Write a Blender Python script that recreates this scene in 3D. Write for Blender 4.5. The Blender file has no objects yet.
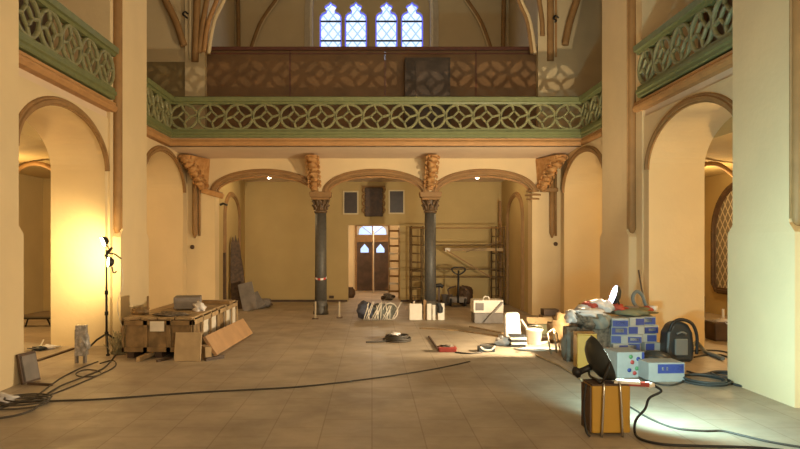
import bpy, bmesh, math, random
from mathutils import Vector, Matrix
from mathutils.geometry import interpolate_bezier
R = random.Random(7)
PI = math.pi
S, PX, PY, H = 700.0, 372.0, 245.0, 1.7
col = bpy.context.scene.collection
def wx(u, Y): return (u-PX)/S*Y
def wz(v, Y): return H-(v-PY)/S*Y
def W(u, v, Y): return Vector((wx(u, Y), Y, wz(v, Y)))
def fl(u, v, z=0.0):
    Y = S*(H-z)/(v-PY); return Vector((wx(u, Y), Y, z))

# ---------------------------------------------------------------- materials
def mat(name, c, rough=.7, metal=0, noise=0.0, nscale=6, bump=0.0, bscale=40, emit=None, estr=0, c2=None, spec=.5):
    m = bpy.data.materials.new(name); m.use_nodes = True
    nt = m.node_tree; b = nt.nodes['Principled BSDF']
    b.inputs['Base Color'].default_value = (*c, 1)
    b.inputs['Roughness'].default_value = rough; b.inputs['Metallic'].default_value = metal
    b.inputs['Specular IOR Level'].default_value = spec
    if noise > 0:
        tc = nt.nodes.new('ShaderNodeTexCoord'); n = nt.nodes.new('ShaderNodeTexNoise')
        n.inputs['Scale'].default_value = nscale; n.inputs['Detail'].default_value = 5
        nt.links.new(tc.outputs['Object'], n.inputs['Vector'])
        r = nt.nodes.new('ShaderNodeValToRGB')
        d = c2 if c2 else tuple(x*(1-noise) for x in c)
        r.color_ramp.elements[0].position = .35; r.color_ramp.elements[1].position = .65
        r.color_ramp.elements[0].color = (*d, 1); r.color_ramp.elements[1].color = (*c, 1)
        nt.links.new(n.outputs['Fac'], r.inputs['Fac']); nt.links.new(r.outputs['Color'], b.inputs['Base Color'])
    if bump > 0:
        tc = nt.nodes.new('ShaderNodeTexCoord'); n = nt.nodes.new('ShaderNodeTexNoise')
        n.inputs['Scale'].default_value = bscale; n.inputs['Detail'].default_value = 4
        nt.links.new(tc.outputs['Object'], n.inputs['Vector'])
        bp = nt.nodes.new('ShaderNodeBump'); bp.inputs['Strength'].default_value = bump; bp.inputs['Distance'].default_value = .02
        nt.links.new(n.outputs['Fac'], bp.inputs['Height']); nt.links.new(bp.outputs['Normal'], b.inputs['Normal'])
    if emit:
        b.inputs['Emission Color'].default_value = (*emit, 1); b.inputs['Emission Strength'].default_value = estr
    return m
M = {}
M['plaster'] = mat('plaster', (.73, .575, .345), .85, noise=.07, nscale=1.3, bump=.15, bscale=14)
M['plaster_up'] = mat('plaster_upper', (.62, .50, .31), .9, noise=.12, nscale=.8, bump=.15, bscale=10)
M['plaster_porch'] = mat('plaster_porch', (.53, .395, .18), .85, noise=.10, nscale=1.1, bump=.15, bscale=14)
M['gallerywall'] = mat('gallery_brown_wall', (.27, .20, .12), .85, noise=.15, nscale=1)
M['soffit'] = mat('soffit', (.74, .58, .42), .85, noise=.06, nscale=2)
M['trim'] = mat('brown_trim', (.33, .185, .07), .65, noise=.2, nscale=5)
M['orange'] = mat('orange_trim', (.47, .25, .095), .6, noise=.15, nscale=5)
M['green'] = mat('green_paint', (.175, .195, .08), .5, noise=.15, nscale=9)
M['green2'] = mat('green_tracery', (.26, .255, .125), .5, noise=.25, nscale=12)
M['wainscot'] = mat('brown_wainscot', (.22, .12, .05), .6, noise=.25, nscale=2.2)
M['olive'] = mat('olive_wainscot', (.25, .185, .085), .7, noise=.2, nscale=2)
M['orn'] = mat('ornament_gold', (.36, .23, .11), .7)
M['maroon'] = mat('maroon_ledge', (.16, .05, .03), .5, noise=.2)
M['flaked'] = mat('flaked_plaster', (.62, .56, .40), .8)
M['iron'] = mat('dark_iron', (.12, .115, .105), .5, metal=.2, noise=.2, nscale=15)
M['cap'] = mat('capital_paint', (.20, .12, .06), .5, noise=.6, nscale=25)
M['carve'] = mat('carved_stucco', (.55, .31, .12), .65, noise=.5, nscale=9, c2=(.40, .19, .06))
M['black'] = mat('black_rubber', (.012, .012, .013), .55)
M['blackm'] = mat('black_metal', (.025, .023, .022), .4, metal=.4)
M['cable'] = mat('cable_sheath', (.055, .045, .035), .6)
M['cableg'] = mat('grey_cable', (.05, .052, .05), .6)
M['wood'] = mat('crate_wood', (.30, .19, .085), .75, noise=.45, nscale=7)
M['wood2'] = mat('pale_wood', (.46, .32, .17), .75, noise=.3, nscale=6)
M['dwood'] = mat('dark_wood', (.10, .055, .03), .6, noise=.4, nscale=5)
M['board'] = mat('beige_board', (.50, .37, .22), .8, noise=.15, nscale=7)
M['plank'] = mat('orange_board', (.47, .28, .14), .7, noise=.15, nscale=4)
M['white'] = mat('white_paint', (.78, .72, .62), .6, noise=.1, nscale=8)
M['whitec'] = mat('white_carton', (.37, .385, .37), .7, noise=.1, nscale=8)
M['blue'] = mat('blue_print', (.035, .06, .26), .5)
M['slate'] = mat('slate_grey', (.23, .20, .18), .7, noise=.25, nscale=6)
M['greyd'] = mat('grey_plastic', (.14, .16, .16), .45)
M['bag'] = mat('black_plastic', (.028, .034, .036), .4)
M['wrap'] = mat('plastic_wrap', (.42, .39, .36), .22, noise=.5, nscale=18, bump=.6, bscale=25)
M['straw'] = mat('straw', (.42, .36, .20), .8, noise=.4, nscale=30)
M['yellow'] = mat('yellow_panel', (.45, .25, .025), .45, noise=.08, nscale=4)
M['chrome'] = mat('chrome_tube', (.55, .52, .48), .25, metal=.9)
M['red'] = mat('red_plastic', (.30, .035, .02), .5)
M['redr'] = mat('red_rag', (.42, .07, .04), .9)
M['rag'] = mat('white_rag', (.70, .66, .64), .9, bump=.3, bscale=12)
M['tarp'] = mat('grey_tarp', (.24, .25, .22), .75, noise=.3, nscale=6, bump=.4, bscale=9)
M['olivecloth'] = mat('olive_cloth', (.20, .20, .12), .9, noise=.3, nscale=9)
M['debris'] = mat('mixed_debris', (.22, .17, .12), .8, noise=.7, nscale=20)
M['bluebag'] = mat('blue_sack', (.09, .10, .15), .7, noise=.3, nscale=10)
M['plq'] = mat('dark_plaque', (.045, .025, .018), .4, noise=.3, nscale=9)
M['plqf'] = mat('plaque_frame', (.66, .56, .36), .6)
M['scaf'] = mat('scaffold_metal', (.20, .13, .06), .6, metal=.2, noise=.3)
M['metalpale'] = mat('galvanised', (.45, .36, .24), .5, metal=.3)
M['sky'] = mat('sky_glass', (.1, .1, .1), .3, emit=(.45, .62, 1.0), estr=1.1)
M['tape_r'] = mat('red_tape', (.5, .05, .04), .5)
M['tape_w'] = mat('white_tape', (.8, .78, .75), .5)
M['ball_r'] = mat('print_red', (.45, .06, .05), .5)
M['ball_g'] = mat('print_green', (.10, .28, .12), .5)
M['lens_w'] = mat('warm_lens', (1, .9, .7), .3, emit=(1, .86, .55), estr=30)
M['lens_c'] = mat('cool_lens', (.9, .9, 1), .3, emit=(.80, .74, 1), estr=9)
M['bulb'] = mat('bulb_glow', (1, .9, .7), .3, emit=(1, .85, .55), estr=40)
M['lead'] = mat('lead_came', (.03, .04, .10), .5)
M['blueglass'] = mat('blue_glass', (.05, .05, .3), .3, emit=(.12, .12, .75), estr=.9)

# leaded glass: diagonal lattice inside lit glass
def lattice_mat(name, base, line, estr, scale, ax='X'):
    m = bpy.data.materials.new(name); m.use_nodes = True; nt = m.node_tree; b = nt.nodes['Principled BSDF']
    tc = nt.nodes.new('ShaderNodeTexCoord'); sp = nt.nodes.new('ShaderNodeSeparateXYZ'); nt.links.new(tc.outputs['Object'], sp.inputs[0])
    def mth(op, a, bb=None):
        n = nt.nodes.new('ShaderNodeMath'); n.operation = op
        for i, q in enumerate((a, bb)):
            if q is None: continue
            if isinstance(q, (int, float)): n.inputs[i].default_value = q
            else: nt.links.new(q, n.inputs[i])
        return n.outputs[0]
    z = mth('MULTIPLY', sp.outputs['Z'], .8)
    a = mth('ADD', sp.outputs[ax], z); c = mth('SUBTRACT', sp.outputs[ax], z)
    def ln(q): return mth('ABSOLUTE', mth('SUBTRACT', mth('FRACT', mth('MULTIPLY', q, scale)), .5))
    mn = mth('MINIMUM', ln(a), ln(c)); f = mth('LESS_THAN', mn, .09)
    n = nt.nodes.new('ShaderNodeTexNoise'); n.inputs['Scale'].default_value = 4; nt.links.new(tc.outputs['Object'], n.inputs['Vector'])
    mx0 = nt.nodes.new('ShaderNodeMixRGB'); mx0.inputs[1].default_value = (*base, 1); mx0.inputs[2].default_value = (*[x*.72 for x in base], 1); nt.links.new(n.outputs['Fac'], mx0.inputs[0])
    mx = nt.nodes.new('ShaderNodeMixRGB'); nt.links.new(f, mx.inputs[0]); nt.links.new(mx0.outputs[0], mx.inputs[1]); mx.inputs[2].default_value = (*line, 1)
    nt.links.new(mx.outputs[0], b.inputs['Base Color']); b.inputs['Roughness'].default_value = .3
    if estr: nt.links.new(mx.outputs[0], b.inputs['Emission Color']); b.inputs['Emission Strength'].default_value = estr
    return m
M['leaded'] = lattice_mat('leaded_glass', (.66, .82, 1.0), (.27, .41, .60), 1.15, 3.4)
M['leaded2'] = lattice_mat('aisle_leaded_glass', (.20, .17, .13), (.60, .52, .40), 0, 4.0, 'Y')

def floor_mat():
    m = bpy.data.materials.new('stone_floor'); m.use_nodes = True; nt = m.node_tree; b = nt.nodes['Principled BSDF']
    tc = nt.nodes.new('ShaderNodeTexCoord'); mp = nt.nodes.new('ShaderNodeMapping'); mp.inputs['Rotation'].default_value = (0, 0, PI/2)
    nt.links.new(tc.outputs['Object'], mp.inputs[0])
    br = nt.nodes.new('ShaderNodeTexBrick'); br.offset = .5
    br.inputs['Scale'].default_value = 1; br.inputs['Brick Width'].default_value = .62; br.inputs['Row Height'].default_value = .46
    br.inputs['Mortar Size'].default_value = .007; br.inputs['Mortar Smooth'].default_value = .4
    br.inputs['Color1'].default_value = (.43, .36, .275, 1); br.inputs['Color2'].default_value = (.395, .33, .25, 1); br.inputs['Mortar'].default_value = (.31, .245, .175, 1)
    nt.links.new(mp.outputs[0], br.inputs['Vector'])
    n = nt.nodes.new('ShaderNodeTexNoise'); n.inputs['Scale'].default_value = 1.1; n.inputs['Detail'].default_value = 8; n.inputs['Roughness'].default_value = .65
    nt.links.new(tc.outputs['Object'], n.inputs['Vector'])
    rp = nt.nodes.new('ShaderNodeValToRGB'); rp.color_ramp.elements[0].position = .3; rp.color_ramp.elements[1].position = .7
    rp.color_ramp.elements[0].color = (.66, .63, .60, 1); rp.color_ramp.elements[1].color = (1.14, 1.12, 1.08, 1)
    nt.links.new(n.outputs['Fac'], rp.inputs['Fac'])
    mx = nt.nodes.new('ShaderNodeMixRGB'); mx.blend_type = 'MULTIPLY'; mx.inputs[0].default_value = 1
    nt.links.new(br.outputs['Color'], mx.inputs[1]); nt.links.new(rp.outputs[0], mx.inputs[2]); nt.links.new(mx.outputs[0], b.inputs['Base Color'])
    r2 = nt.nodes.new('ShaderNodeMapRange'); r2.inputs['To Min'].default_value = .28; r2.inputs['To Max'].default_value = .8
    n2 = nt.nodes.new('ShaderNodeTexNoise'); n2.inputs['Scale'].default_value = 3; n2.inputs['Detail'].default_value = 6
    nt.links.new(tc.outputs['Object'], n2.inputs['Vector']); nt.links.new(n2.outputs['Fac'], r2.inputs['Value']); nt.links.new(r2.outputs[0], b.inputs['Roughness'])
    bp = nt.nodes.new('ShaderNodeBump'); bp.inputs['Strength'].default_value = .25; bp.inputs['Distance'].default_value = .02
    nt.links.new(n2.outputs['Fac'], bp.inputs['Height']); nt.links.new(bp.outputs[0], b.inputs['Normal'])
    return m
M['floor'] = floor_mat()

# ---------------------------------------------------------------- mesh building
class MB:
    def __init__(s): s.bm = bmesh.new(); s.mi = 0
    def faces(s, vs, fs, smooth=False):
        v = [s.bm.verts.new(p) for p in vs]
        for f in fs:
            try:
                q = s.bm.faces.new([v[i] for i in f]); q.material_index = s.mi; q.smooth = smooth
            except ValueError: pass
        return s
    def box(s, c, d, rot=None, taper=1.0):
        x, y, z = [k/2 for k in d]; m = rot if rot else Matrix.Identity(3)
        c = Vector(c); P = []
        for k in (-1, 1):
            t = 1 if k < 0 else taper
            for (a, b) in ((-1, -1), (1, -1), (1, 1), (-1, 1)): P.append(c+m @ Vector((a*x*t, b*y*t, k*z)))
        return s.faces(P, [(3, 2, 1, 0), (4, 5, 6, 7), (0, 1, 5, 4), (1, 2, 6, 5), (2, 3, 7, 6), (3, 0, 4, 7)])
    def bb(s, x0, x1, y0, y1, z0, z1): return s.box(((x0+x1)/2, (y0+y1)/2, (z0+z1)/2), (x1-x0, y1-y0, z1-z0))
    def tube(s, pts, r, n=8, closed=False, cap=True, flat=1.0):
        pts = [Vector(p) for p in pts]; N = len(pts); rings = []
        rr = r if isinstance(r, (list, tuple)) else [r]*N
        up = None
        for i, p in enumerate(pts):
            if closed: t = pts[(i+1) % N]-pts[i-1]
            else: t = pts[min(i+1, N-1)]-pts[max(i-1, 0)]
            if t.length < 1e-9: t = Vector((0, 0, 1))
            t.normalize()
            if up is None: up = Vector((0, 0, 1)) if abs(t.z) < .9 else Vector((0, 1, 0))
            a = t.cross(up)
            if a.length < 1e-6: a = t.cross(Vector((1, 0, 0)))
            a.normalize(); b = a.cross(t).normalized(); up = b
            rings.append([s.bm.verts.new(p+(a*math.cos(2*PI*k/n)+b*flat*math.sin(2*PI*k/n))*rr[i]) for k in range(n)])
        for i in range(N if closed else N-1):
            A, B = rings[i], rings[(i+1) % N]
            for k in range(n):
                q = s.bm.faces.new((A[k], A[(k+1) % n], B[(k+1) % n], B[k])); q.smooth = True; q.material_index = s.mi
        if cap and not closed:
            for g in (rings[0], rings[-1]):
                try: q = s.bm.faces.new(g); q.material_index = s.mi
                except ValueError: pass
        return s
    def bar(s, a, b, w, h=None):
        a, b = Vector(a), Vector(b); d = b-a; L = d.length; m = d.to_track_quat('Z', 'Y').to_matrix()
        return s.box((a+b)/2, (w, h or w, L), m)
    def lathe(s, prof, c=(0, 0, 0), n=20, m=None):
        c = Vector(c); m = m or Matrix.Identity(3); rings = []
        for (r, z) in prof: rings.append([s.bm.verts.new(c+m @ Vector((r*math.cos(2*PI*k/n), r*math.sin(2*PI*k/n), z))) for k in range(n)])
        for i in range(len(rings)-1):
            A, B = rings[i], rings[i+1]
            for k in range(n):
                q = s.bm.faces.new((A[k], A[(k+1) % n], B[(k+1) % n], B[k])); q.smooth = True; q.material_index = s.mi
        for g in (rings[0], rings[-1]):
            q = s.bm.faces.new(g); q.material_index = s.mi
        return s
    def lump(s, c, d, seed=0, amp=.25, sub=3, flatb=True):
        rr = random.Random(seed); t = bmesh.new(); bmesh.ops.create_icosphere(t, subdivisions=sub, radius=1)
        ph = [(rr.uniform(1.5, 5), rr.uniform(1.5, 5), rr.uniform(1.5, 5), rr.uniform(0, 6)) for _ in range(7)]
        idx = {}
        for v in t.verts:
            p = v.co; k = 1+amp*sum(math.sin(a*p.x*1.7+b*p.y*1.7+g*p.z*1.7+h) for a, b, g, h in ph)/3
            q = Vector((p.x*d[0]/2*k, p.y*d[1]/2*k, p.z*d[2]/2*k))
            if flatb: q.z = max(q.z, -d[2]*.42)
            idx[v.index] = s.bm.verts.new(Vector(c)+q)
        for f in t.faces:
            q = s.bm.faces.new([idx[v.index] for v in f.verts]); q.smooth = True; q.material_index = s.mi
        t.free(); return s
    def build(s, name, mats, parent=None, bevel=0, recalc=True):
        if recalc: bmesh.ops.recalc_face_normals(s.bm, faces=s.bm.faces)
        me = bpy.data.meshes.new(name); s.bm.to_mesh(me); s.bm.free()
        for m in (mats if isinstance(mats, (list, tuple)) else [mats]): me.materials.append(M[m] if isinstance(m, str) else m)
        o = bpy.data.objects.new(name, me); col.objects.link(o)
        if parent:
            o.parent = parent; o.matrix_parent_inverse = Matrix.Translation(parent.location).inverted()
        if bevel:
            b = o.modifiers.new('b', 'BEVEL'); b.width = bevel; b.segments = 2; b.limit_method = 'ANGLE'
        return o
def struct(o): o['kind'] = 'structure'; return o
def tag(o, label, cat, group=None):
    o['label'] = label; o['category'] = cat
    if group: o['group'] = group
    return o
def thing(name, loc, label, cat, group=None):
    o = bpy.data.objects.new(name, None); o.location = loc; o.empty_display_size = .1; col.objects.link(o)
    return tag(o, label, cat, group)
def dup(root, loc, label, group=None, rz=0):
    r = root.copy(); col.objects.link(r); r.location = loc; r.rotation_euler = (0, 0, rz); r['label'] = label
    if group: r['group'] = group
    for ch in list(root.children):
        c = ch.copy(); col.objects.link(c); c.parent = r
        for g in ch.children:
            d = g.copy(); col.objects.link(d); d.parent = c
    return r
def smooth_path(P, n=8, closed=False):
    P = [Vector(p) for p in P]; N = len(P); out = []
    rng = range(N) if closed else range(N-1)
    for i in rng:
        if closed: a, b, c, d = P[i-1], P[i], P[(i+1) % N], P[(i+2) % N]
        else: a, b, c, d = P[max(i-1, 0)], P[i], P[i+1], P[min(i+2, N-1)]
        for k in range(n):
            t = k/n; out.append(.5*((2*b)+(c-a)*t+(2*a-5*b+4*c-d)*t*t+(3*b-3*c+d-a)*t**3))
    if not closed: out.append(P[-1])
    return out
# 2D polygon with holes, extruded: fn maps (a, z, d) -> world, d in 0..thick
def holed(mb, outer, holes, fn, thick):
    cu = bpy.data.curves.new('t', 'CURVE'); cu.dimensions = '2D'; cu.fill_mode = 'BOTH'; cu.extrude = .5
    for poly in [outer]+holes:
        sp = cu.splines.new('POLY'); sp.points.add(len(poly)-1); sp.use_cyclic_u = True
        for p, q in zip(sp.points, poly): p.co = (q[0], q[1], 0, 1)
    o = bpy.data.objects.new('t', cu); col.objects.link(o)
    dg = bpy.context.evaluated_depsgraph_get(); me = o.evaluated_get(dg).to_mesh()
    vs = [fn(v.co.x, v.co.y, (v.co.z+.5)*thick) for v in me.vertices]
    mb.faces(vs, [tuple(p.vertices) for p in me.polygons])
    o.evaluated_get(dg).to_mesh_clear(); bpy.data.objects.remove(o); bpy.data.curves.remove(cu)
    bmesh.ops.remove_doubles(mb.bm, verts=mb.bm.verts, dist=1e-5)
    return mb
def arch_pts(c, hw, zs, rise, n=28, z0=0.0, legs=True):
    p = [(c-hw, z0)] if legs else []
    p += [(c-hw*math.cos(PI*k/n), zs+rise*math.sin(PI*k/n)) for k in range(n+1)]
    if legs: p.append((c+hw, z0))
    return p
# moulding swept along a 2D path on a plane. fn(a,z,d) d outwards
def moulding(mb, path, width, depth, fn, prof=None):
    prof = prof or [(-.5, 0), (-.5, .55), (-.32, .55), (-.25, 1), (.1, 1), (.2, .6), (.38, .6), (.5, .25), (.5, 0)]
    N = len(path); rows = []
    for i, (a, z) in enumerate(path):
        p0 = path[max(i-1, 0)]; p1 = path[min(i+1, N-1)]
        t = Vector((p1[0]-p0[0], p1[1]-p0[1])).normalized(); n = Vector((-t.y, t.x))
        rows.append([mb.bm.verts.new(fn(a+n.x*w*width, z+n.y*w*width, d*depth)) for w, d in prof])
    for A, B in zip(rows, rows[1:]):
        for k in range(len(prof)-1):
            q = mb.bm.faces.new((A[k], A[k+1], B[k+1], B[k])); q.material_index = mb.mi
    for g in (rows[0], rows[-1]):
        q = mb.bm.faces.new(g); q.material_index = mb.mi
    return mb

# ================================================================= SETTING
YF = 17.0       # face of the end wall
struct(MB().bb(-9, 9.2, -5, 31, -.2, 0).build('floor', 'floor'))
sides = [('left', -1, 4.33, 4.50), ('right', 1, 4.42, 4.58)]
PIERS = [(2.4, 3.7), (7.42, 8.58), (12.15, 13.45)]
ARCHES = {'left': [5.5, 10.33, 15.2], 'right': [5.3, 10.1, 15.2]}
tn = [0]
def trim(mb, m='trim', **k):
    tn[0] += 1; return struct(mb.build('trim_%d' % tn[0], m, **k))
for nm, sg, XP, XW in sides:
    XO = XW+.92; ARCH = ARCHES[nm]
    # arcade wall with three openings
    outer = [(-5, 0)]
    for c in ARCH: outer += arch_pts(c, 1.48, 2.97, .755)
    outer += [(YF+.45, 0), (YF+.45, 3.86), (-5, 3.86)]
    mb = MB(); holed(mb, outer, [], lambda a, z, d: Vector((sg*(XW+d), a, z)), .92)
    struct(mb.build('wall_'+nm, 'plaster'))
    # piers
    for i, (a, b) in enumerate(PIERS):
        p = MB(); x0 = XP; x1 = XO
        if i == 0: continue
        bx = sorted((sg*x0, sg*x1))
        p.bb(bx[0], bx[1], a, b, 1.8, 10.6)
        zs = 1.84; e = .11; ex = .006
        for (z0, z1, e0, e1) in ((0, zs, e, e), (zs, zs+.1, e, 0)):
            xs0, xs1 = sg*(x0-(ex if e0 else 0)), sg*(x0-(ex if e1 else 0)); xo = sg*(XW+.1)
            V = [(xs0, a-e0, z0), (xo, a-e0, z0), (xo, b+e0, z0), (xs0, b+e0, z0), (xs1, a-e1, z1), (xo, a-e1, z1), (xo, b+e1, z1), (xs1, b+e1, z1)]
            p.faces(V, [(3, 2, 1, 0), (4, 5, 6, 7), (0, 1, 5, 4), (1, 2, 6, 5), (2, 3, 7, 6), (3, 0, 4, 7)])
        struct(p.build('wall_%s_pier' % nm, 'plaster'))
        ys = (11.92, 11.80)[sg > 0]
        if i == 2: bs = sorted((sg*(XP+.13), sg*(XO))); struct(MB().bb(bs[0], bs[1], ys, a+.001, 0, 10.6).build('wall_%s_pilaster' % nm, 'plaster'))
        # brown roll shaft on the near return
        t = MB(); xc = sg*(XP+.085)
        t.tube([(xc, a-.01, 1.88), (xc, a-.03, 1.98), (xc, a-.03, 10.5)], [.02, .07, .07], 12)
        t.tube([(sg*(XP+.02), a-.005, 1.98), (sg*(XP+.02), a-.005, 10.5)], .022, 6)
        trim(t)
    # brown hood mouldings round the openings
    for c in ARCH[1:]:
        path = arch_pts(c, 1.535, 2.95, .82, 30, legs=False)
        if sg > 0: pass
        mb = MB(); moulding(mb, path, .13, .06, lambda a, z, d: Vector((sg*(XW-d+.004), a, z)))
        trim(mb)
    # aisle beyond
    xo = 8.5
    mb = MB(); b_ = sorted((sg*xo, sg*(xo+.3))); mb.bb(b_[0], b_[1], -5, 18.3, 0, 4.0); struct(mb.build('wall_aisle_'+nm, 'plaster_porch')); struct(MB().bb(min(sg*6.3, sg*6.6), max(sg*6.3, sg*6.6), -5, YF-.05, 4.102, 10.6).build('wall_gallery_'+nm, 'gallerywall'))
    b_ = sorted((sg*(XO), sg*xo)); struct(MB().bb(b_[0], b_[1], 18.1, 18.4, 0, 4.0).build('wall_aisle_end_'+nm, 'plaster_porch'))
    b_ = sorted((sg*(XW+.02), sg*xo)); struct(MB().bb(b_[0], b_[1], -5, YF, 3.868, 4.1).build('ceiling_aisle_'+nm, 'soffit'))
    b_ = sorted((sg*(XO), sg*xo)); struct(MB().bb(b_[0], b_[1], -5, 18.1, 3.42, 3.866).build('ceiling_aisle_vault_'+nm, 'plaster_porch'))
    # transverse ribs in the aisle
    for y in (9.0, 13.0):
        mb = MB(); pts = [(sg*(XO+.02+(xo-XO-.04)*k/20), y+ (2.6*k/20), 2.7+.66*math.sin(PI*k/20)) for k in range(21)]
        mb.tube(pts, .05, 6); trim(mb, 'trim')

# end wall, ground storey: three arches on two iron columns
AC = [(-2.62, 1.19), (.09, 1.166), (2.735, 1.155)]
ZS, RI = 3.0, .42
outer = [(-4.52, 0), (AC[0][0]-AC[0][1], 0)]
outer += arch_pts(AC[0][0], AC[0][1], ZS, RI, legs=False)+arch_pts(AC[1][0], AC[1][1], ZS, RI, legs=False)+arch_pts(AC[2][0], AC[2][1], ZS, RI, legs=False)
outer += [(AC[2][0]+AC[2][1], 0), (4.60, 0), (4.60, 3.86), (-4.52, 3.86)]
mb = MB(); holed(mb, outer, [], lambda a, z, d: Vector((a, YF+d, z)), .45); struct(mb.build('wall_back_arcade', 'plaster'))
for c, hw in AC:
    mb = MB(); moulding(mb, arch_pts(c, hw+.06, ZS-.02, RI+.075, 30, legs=False), .15, .07, lambda a, z, d: Vector((a, YF-d+.004, z))); trim(mb)
    mb = MB(); moulding(mb, arch_pts(c, hw-.02, ZS-.02, RI-.02, 30, legs=False), .05, .05, lambda a, z, d: Vector((a, YF+.2-d, z))); trim(mb, 'orange')
# porch under the loft
XL, XR = -3.81, 3.9
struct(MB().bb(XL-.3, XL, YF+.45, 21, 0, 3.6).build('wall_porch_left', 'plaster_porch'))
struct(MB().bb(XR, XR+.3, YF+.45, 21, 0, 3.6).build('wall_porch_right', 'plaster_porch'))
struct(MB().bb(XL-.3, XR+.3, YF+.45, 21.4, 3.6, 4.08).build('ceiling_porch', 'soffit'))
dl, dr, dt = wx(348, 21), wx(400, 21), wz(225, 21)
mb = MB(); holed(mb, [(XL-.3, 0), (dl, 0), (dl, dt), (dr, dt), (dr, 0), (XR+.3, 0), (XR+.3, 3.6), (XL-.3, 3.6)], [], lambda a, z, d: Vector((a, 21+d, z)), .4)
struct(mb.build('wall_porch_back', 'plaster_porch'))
for k, (xx, sg) in enumerate(((XL, 1), (XR, -1))):
    mb = MB(); moulding(mb, arch_pts(19.0, 1.0, 2.45, .62, 24, 0.02), .14, .07, lambda a, z, d: Vector((xx+sg*(d-.003), a, z))); trim(mb)
struct(MB().bb(XL+.002, dl-.02, 20.965, 20.998, .001, .06).build('baseboard_porch_left', 'dwood'))
struct(MB().bb(dr+.02, XR-.002, 20.965, 20.998, .001, .06).build('baseboard_porch_right', 'dwood'))
# vestibule
struct(MB().bb(-1.75, -1.5, 21.4, 26.2, 0, 2.9).build('wall_vestibule_left', 'plaster'))
struct(MB().bb(1.5, 1.75, 21.4, 26.2, 0, 2.9).build('wall_vestibule_right', 'plaster'))
struct(MB().bb(-1.75, 1.75, 26.2, 26.5, 0, 2.9).build('wall_vestibule_back', 'plaster'))
struct(MB().bb(-1.75, 1.75, 21.4, 26.5, 2.9, 3.1).build('ceiling_vestibule', 'soffit'))
Yd = 26.15
f = MB(); x0, x1 = wx(357, Yd), wx(388, Yd)
f.bb(x0-.06, x0, Yd-.06, Yd+.045, 0, wz(224, Yd)); f.bb(x1, x1+.06, Yd-.06, Yd+.045, 0, wz(224, Yd)); f.bb(x0, x1, Yd-.08, Yd+.045, wz(242, Yd), wz(235, Yd)); f.bb(x0, x1, Yd-.06, Yd+.045, wz(226, Yd), wz(224, Yd))
dob = struct(f.build('door_1', 'trim'))
xm = (x0+x1)/2
for (a, b) in ((x0, xm-.01), (xm+.01, x1)):
    leaf = MB(); leaf.bb(a, b, Yd-.03, Yd+.03, .01, wz(242, Yd)-.01)
    for zz in ((.15, .55), (.65, 1.15)):
        w = (b-a); leaf.bb(a+.1*w, a+.45*w, Yd-.045, Yd-.03, *zz); leaf.bb(a+.55*w, a+.9*w, Yd-.045, Yd-.03, *zz)
    lo = leaf.build('door_leaf', 'dwood', dob)
    c = (a+b)/2; g = MB(); hw = .15; z0 = 1.42
    P = [(c-hw, z0), (c+hw, z0), (c+hw, z0+.14), (c, z0+.32), (c-hw, z0+.14)]
    n = len(P); g.faces([(p[0], Yd-.05, p[1]) for p in P]+[(p[0], Yd-.03, p[1]) for p in P], [tuple(range(n)), tuple(range(2*n-1, n-1, -1))]+[(i, (i+1) % n, n+(i+1) % n, n+i) for i in range(n)])
    g.build('pane', 'sky', lo)
g = MB(); P = [(x0+.06, wz(234.5, Yd)), (x1-.06, wz(234.5, Yd)), (x1-.1, wz(229, Yd)), (x1-.22, wz(226.3, Yd)), (x0+.22, wz(226.3, Yd)), (x0+.1, wz(229, Yd))]
n = len(P); g.faces([(p[0], Yd-.02, p[1]) for p in P]+[(p[0], Yd, p[1]) for p in P], [tuple(range(n)), tuple(range(2*n-1, n-1, -1))]+[(i, (i+1) % n, n+(i+1) % n, n+i) for i in range(n)])
g.build('fanlight', 'sky', dob)
g = MB(); g.bb(xm-.02, xm+.02, Yd-.05, Yd-.02, wz(234.5, Yd), wz(226, Yd))
for k in (-1, 1): g.bar((xm+k*.04, Yd-.035, wz(234, Yd)), (xm+k*.38, Yd-.035, wz(227, Yd)), .02)
g.bb(xm-.02, xm+.02, Yd-.06, Yd-.03, .01, 1.7)
g.build('glazing_bar', 'trim', dob)

# gallery floor over the end and cornice trims
YG, XG, XGR = 15.35, -4.42, 4.62
ZB = wz(146, YG)
mb = MB(); mb.bb(XG-.1, XGR+.1, YG, YG+.12, ZB, 4.1); mb.faces([(XG-.1, YG+.12, ZB), (XGR+.1, YG+.12, ZB), (XGR+.1, YF+.01, 3.80), (XG-.1, YF+.01, 3.80), (XG-.1, YG+.12, 4.1), (XGR+.1, YG+.12, 4.1), (XGR+.1, YF+.01, 4.1), (XG-.1, YF+.01, 4.1)], [(0, 1, 2, 3), (4, 5, 6, 7), (0, 3, 7, 4), (1, 2, 6, 5)])
struct(mb.build('ceiling_gallery_soffit', 'soffit'))
def cornice(pts, m='orange'):
    mb = MB(); prof = [(-.16, ZB), (.03, ZB), (.06, ZB+.05), (.06, ZB+.09), (.03, ZB+.12), (.03, ZB+.16), (-.16, ZB+.16)]
    rows = []
    for p, n in pts: rows.append([mb.bm.verts.new((p[0]+n[0]*a, p[1]+n[1]*a, z+p[2])) for a, z in prof])
    for A, B in zip(rows, rows[1:]):
        for k in range(len(prof)): mb.bm.faces.new((A[k], A[(k+1) % 7], B[(k+1) % 7], B[k]))
    mb.bm.faces.new(rows[0]); mb.bm.faces.new(rows[-1])
    return trim(mb, m)
cornice([((XG, 13.47, 0), (1, 0)), ((XG, YG, 0), (1, -1)), ((XGR, YG, 0), (-1, -1)), ((XGR, 13.47, 0), (-1, 0))])
cornice([((XG, 8.6, .1), (1, 0)), ((XG, 12.0, .1), (1, 0))]); cornice([((XGR-.1, 8.6, .1), (-1, 0)), ((XGR-.1, 12.0, .1), (-1, 0))])
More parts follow.
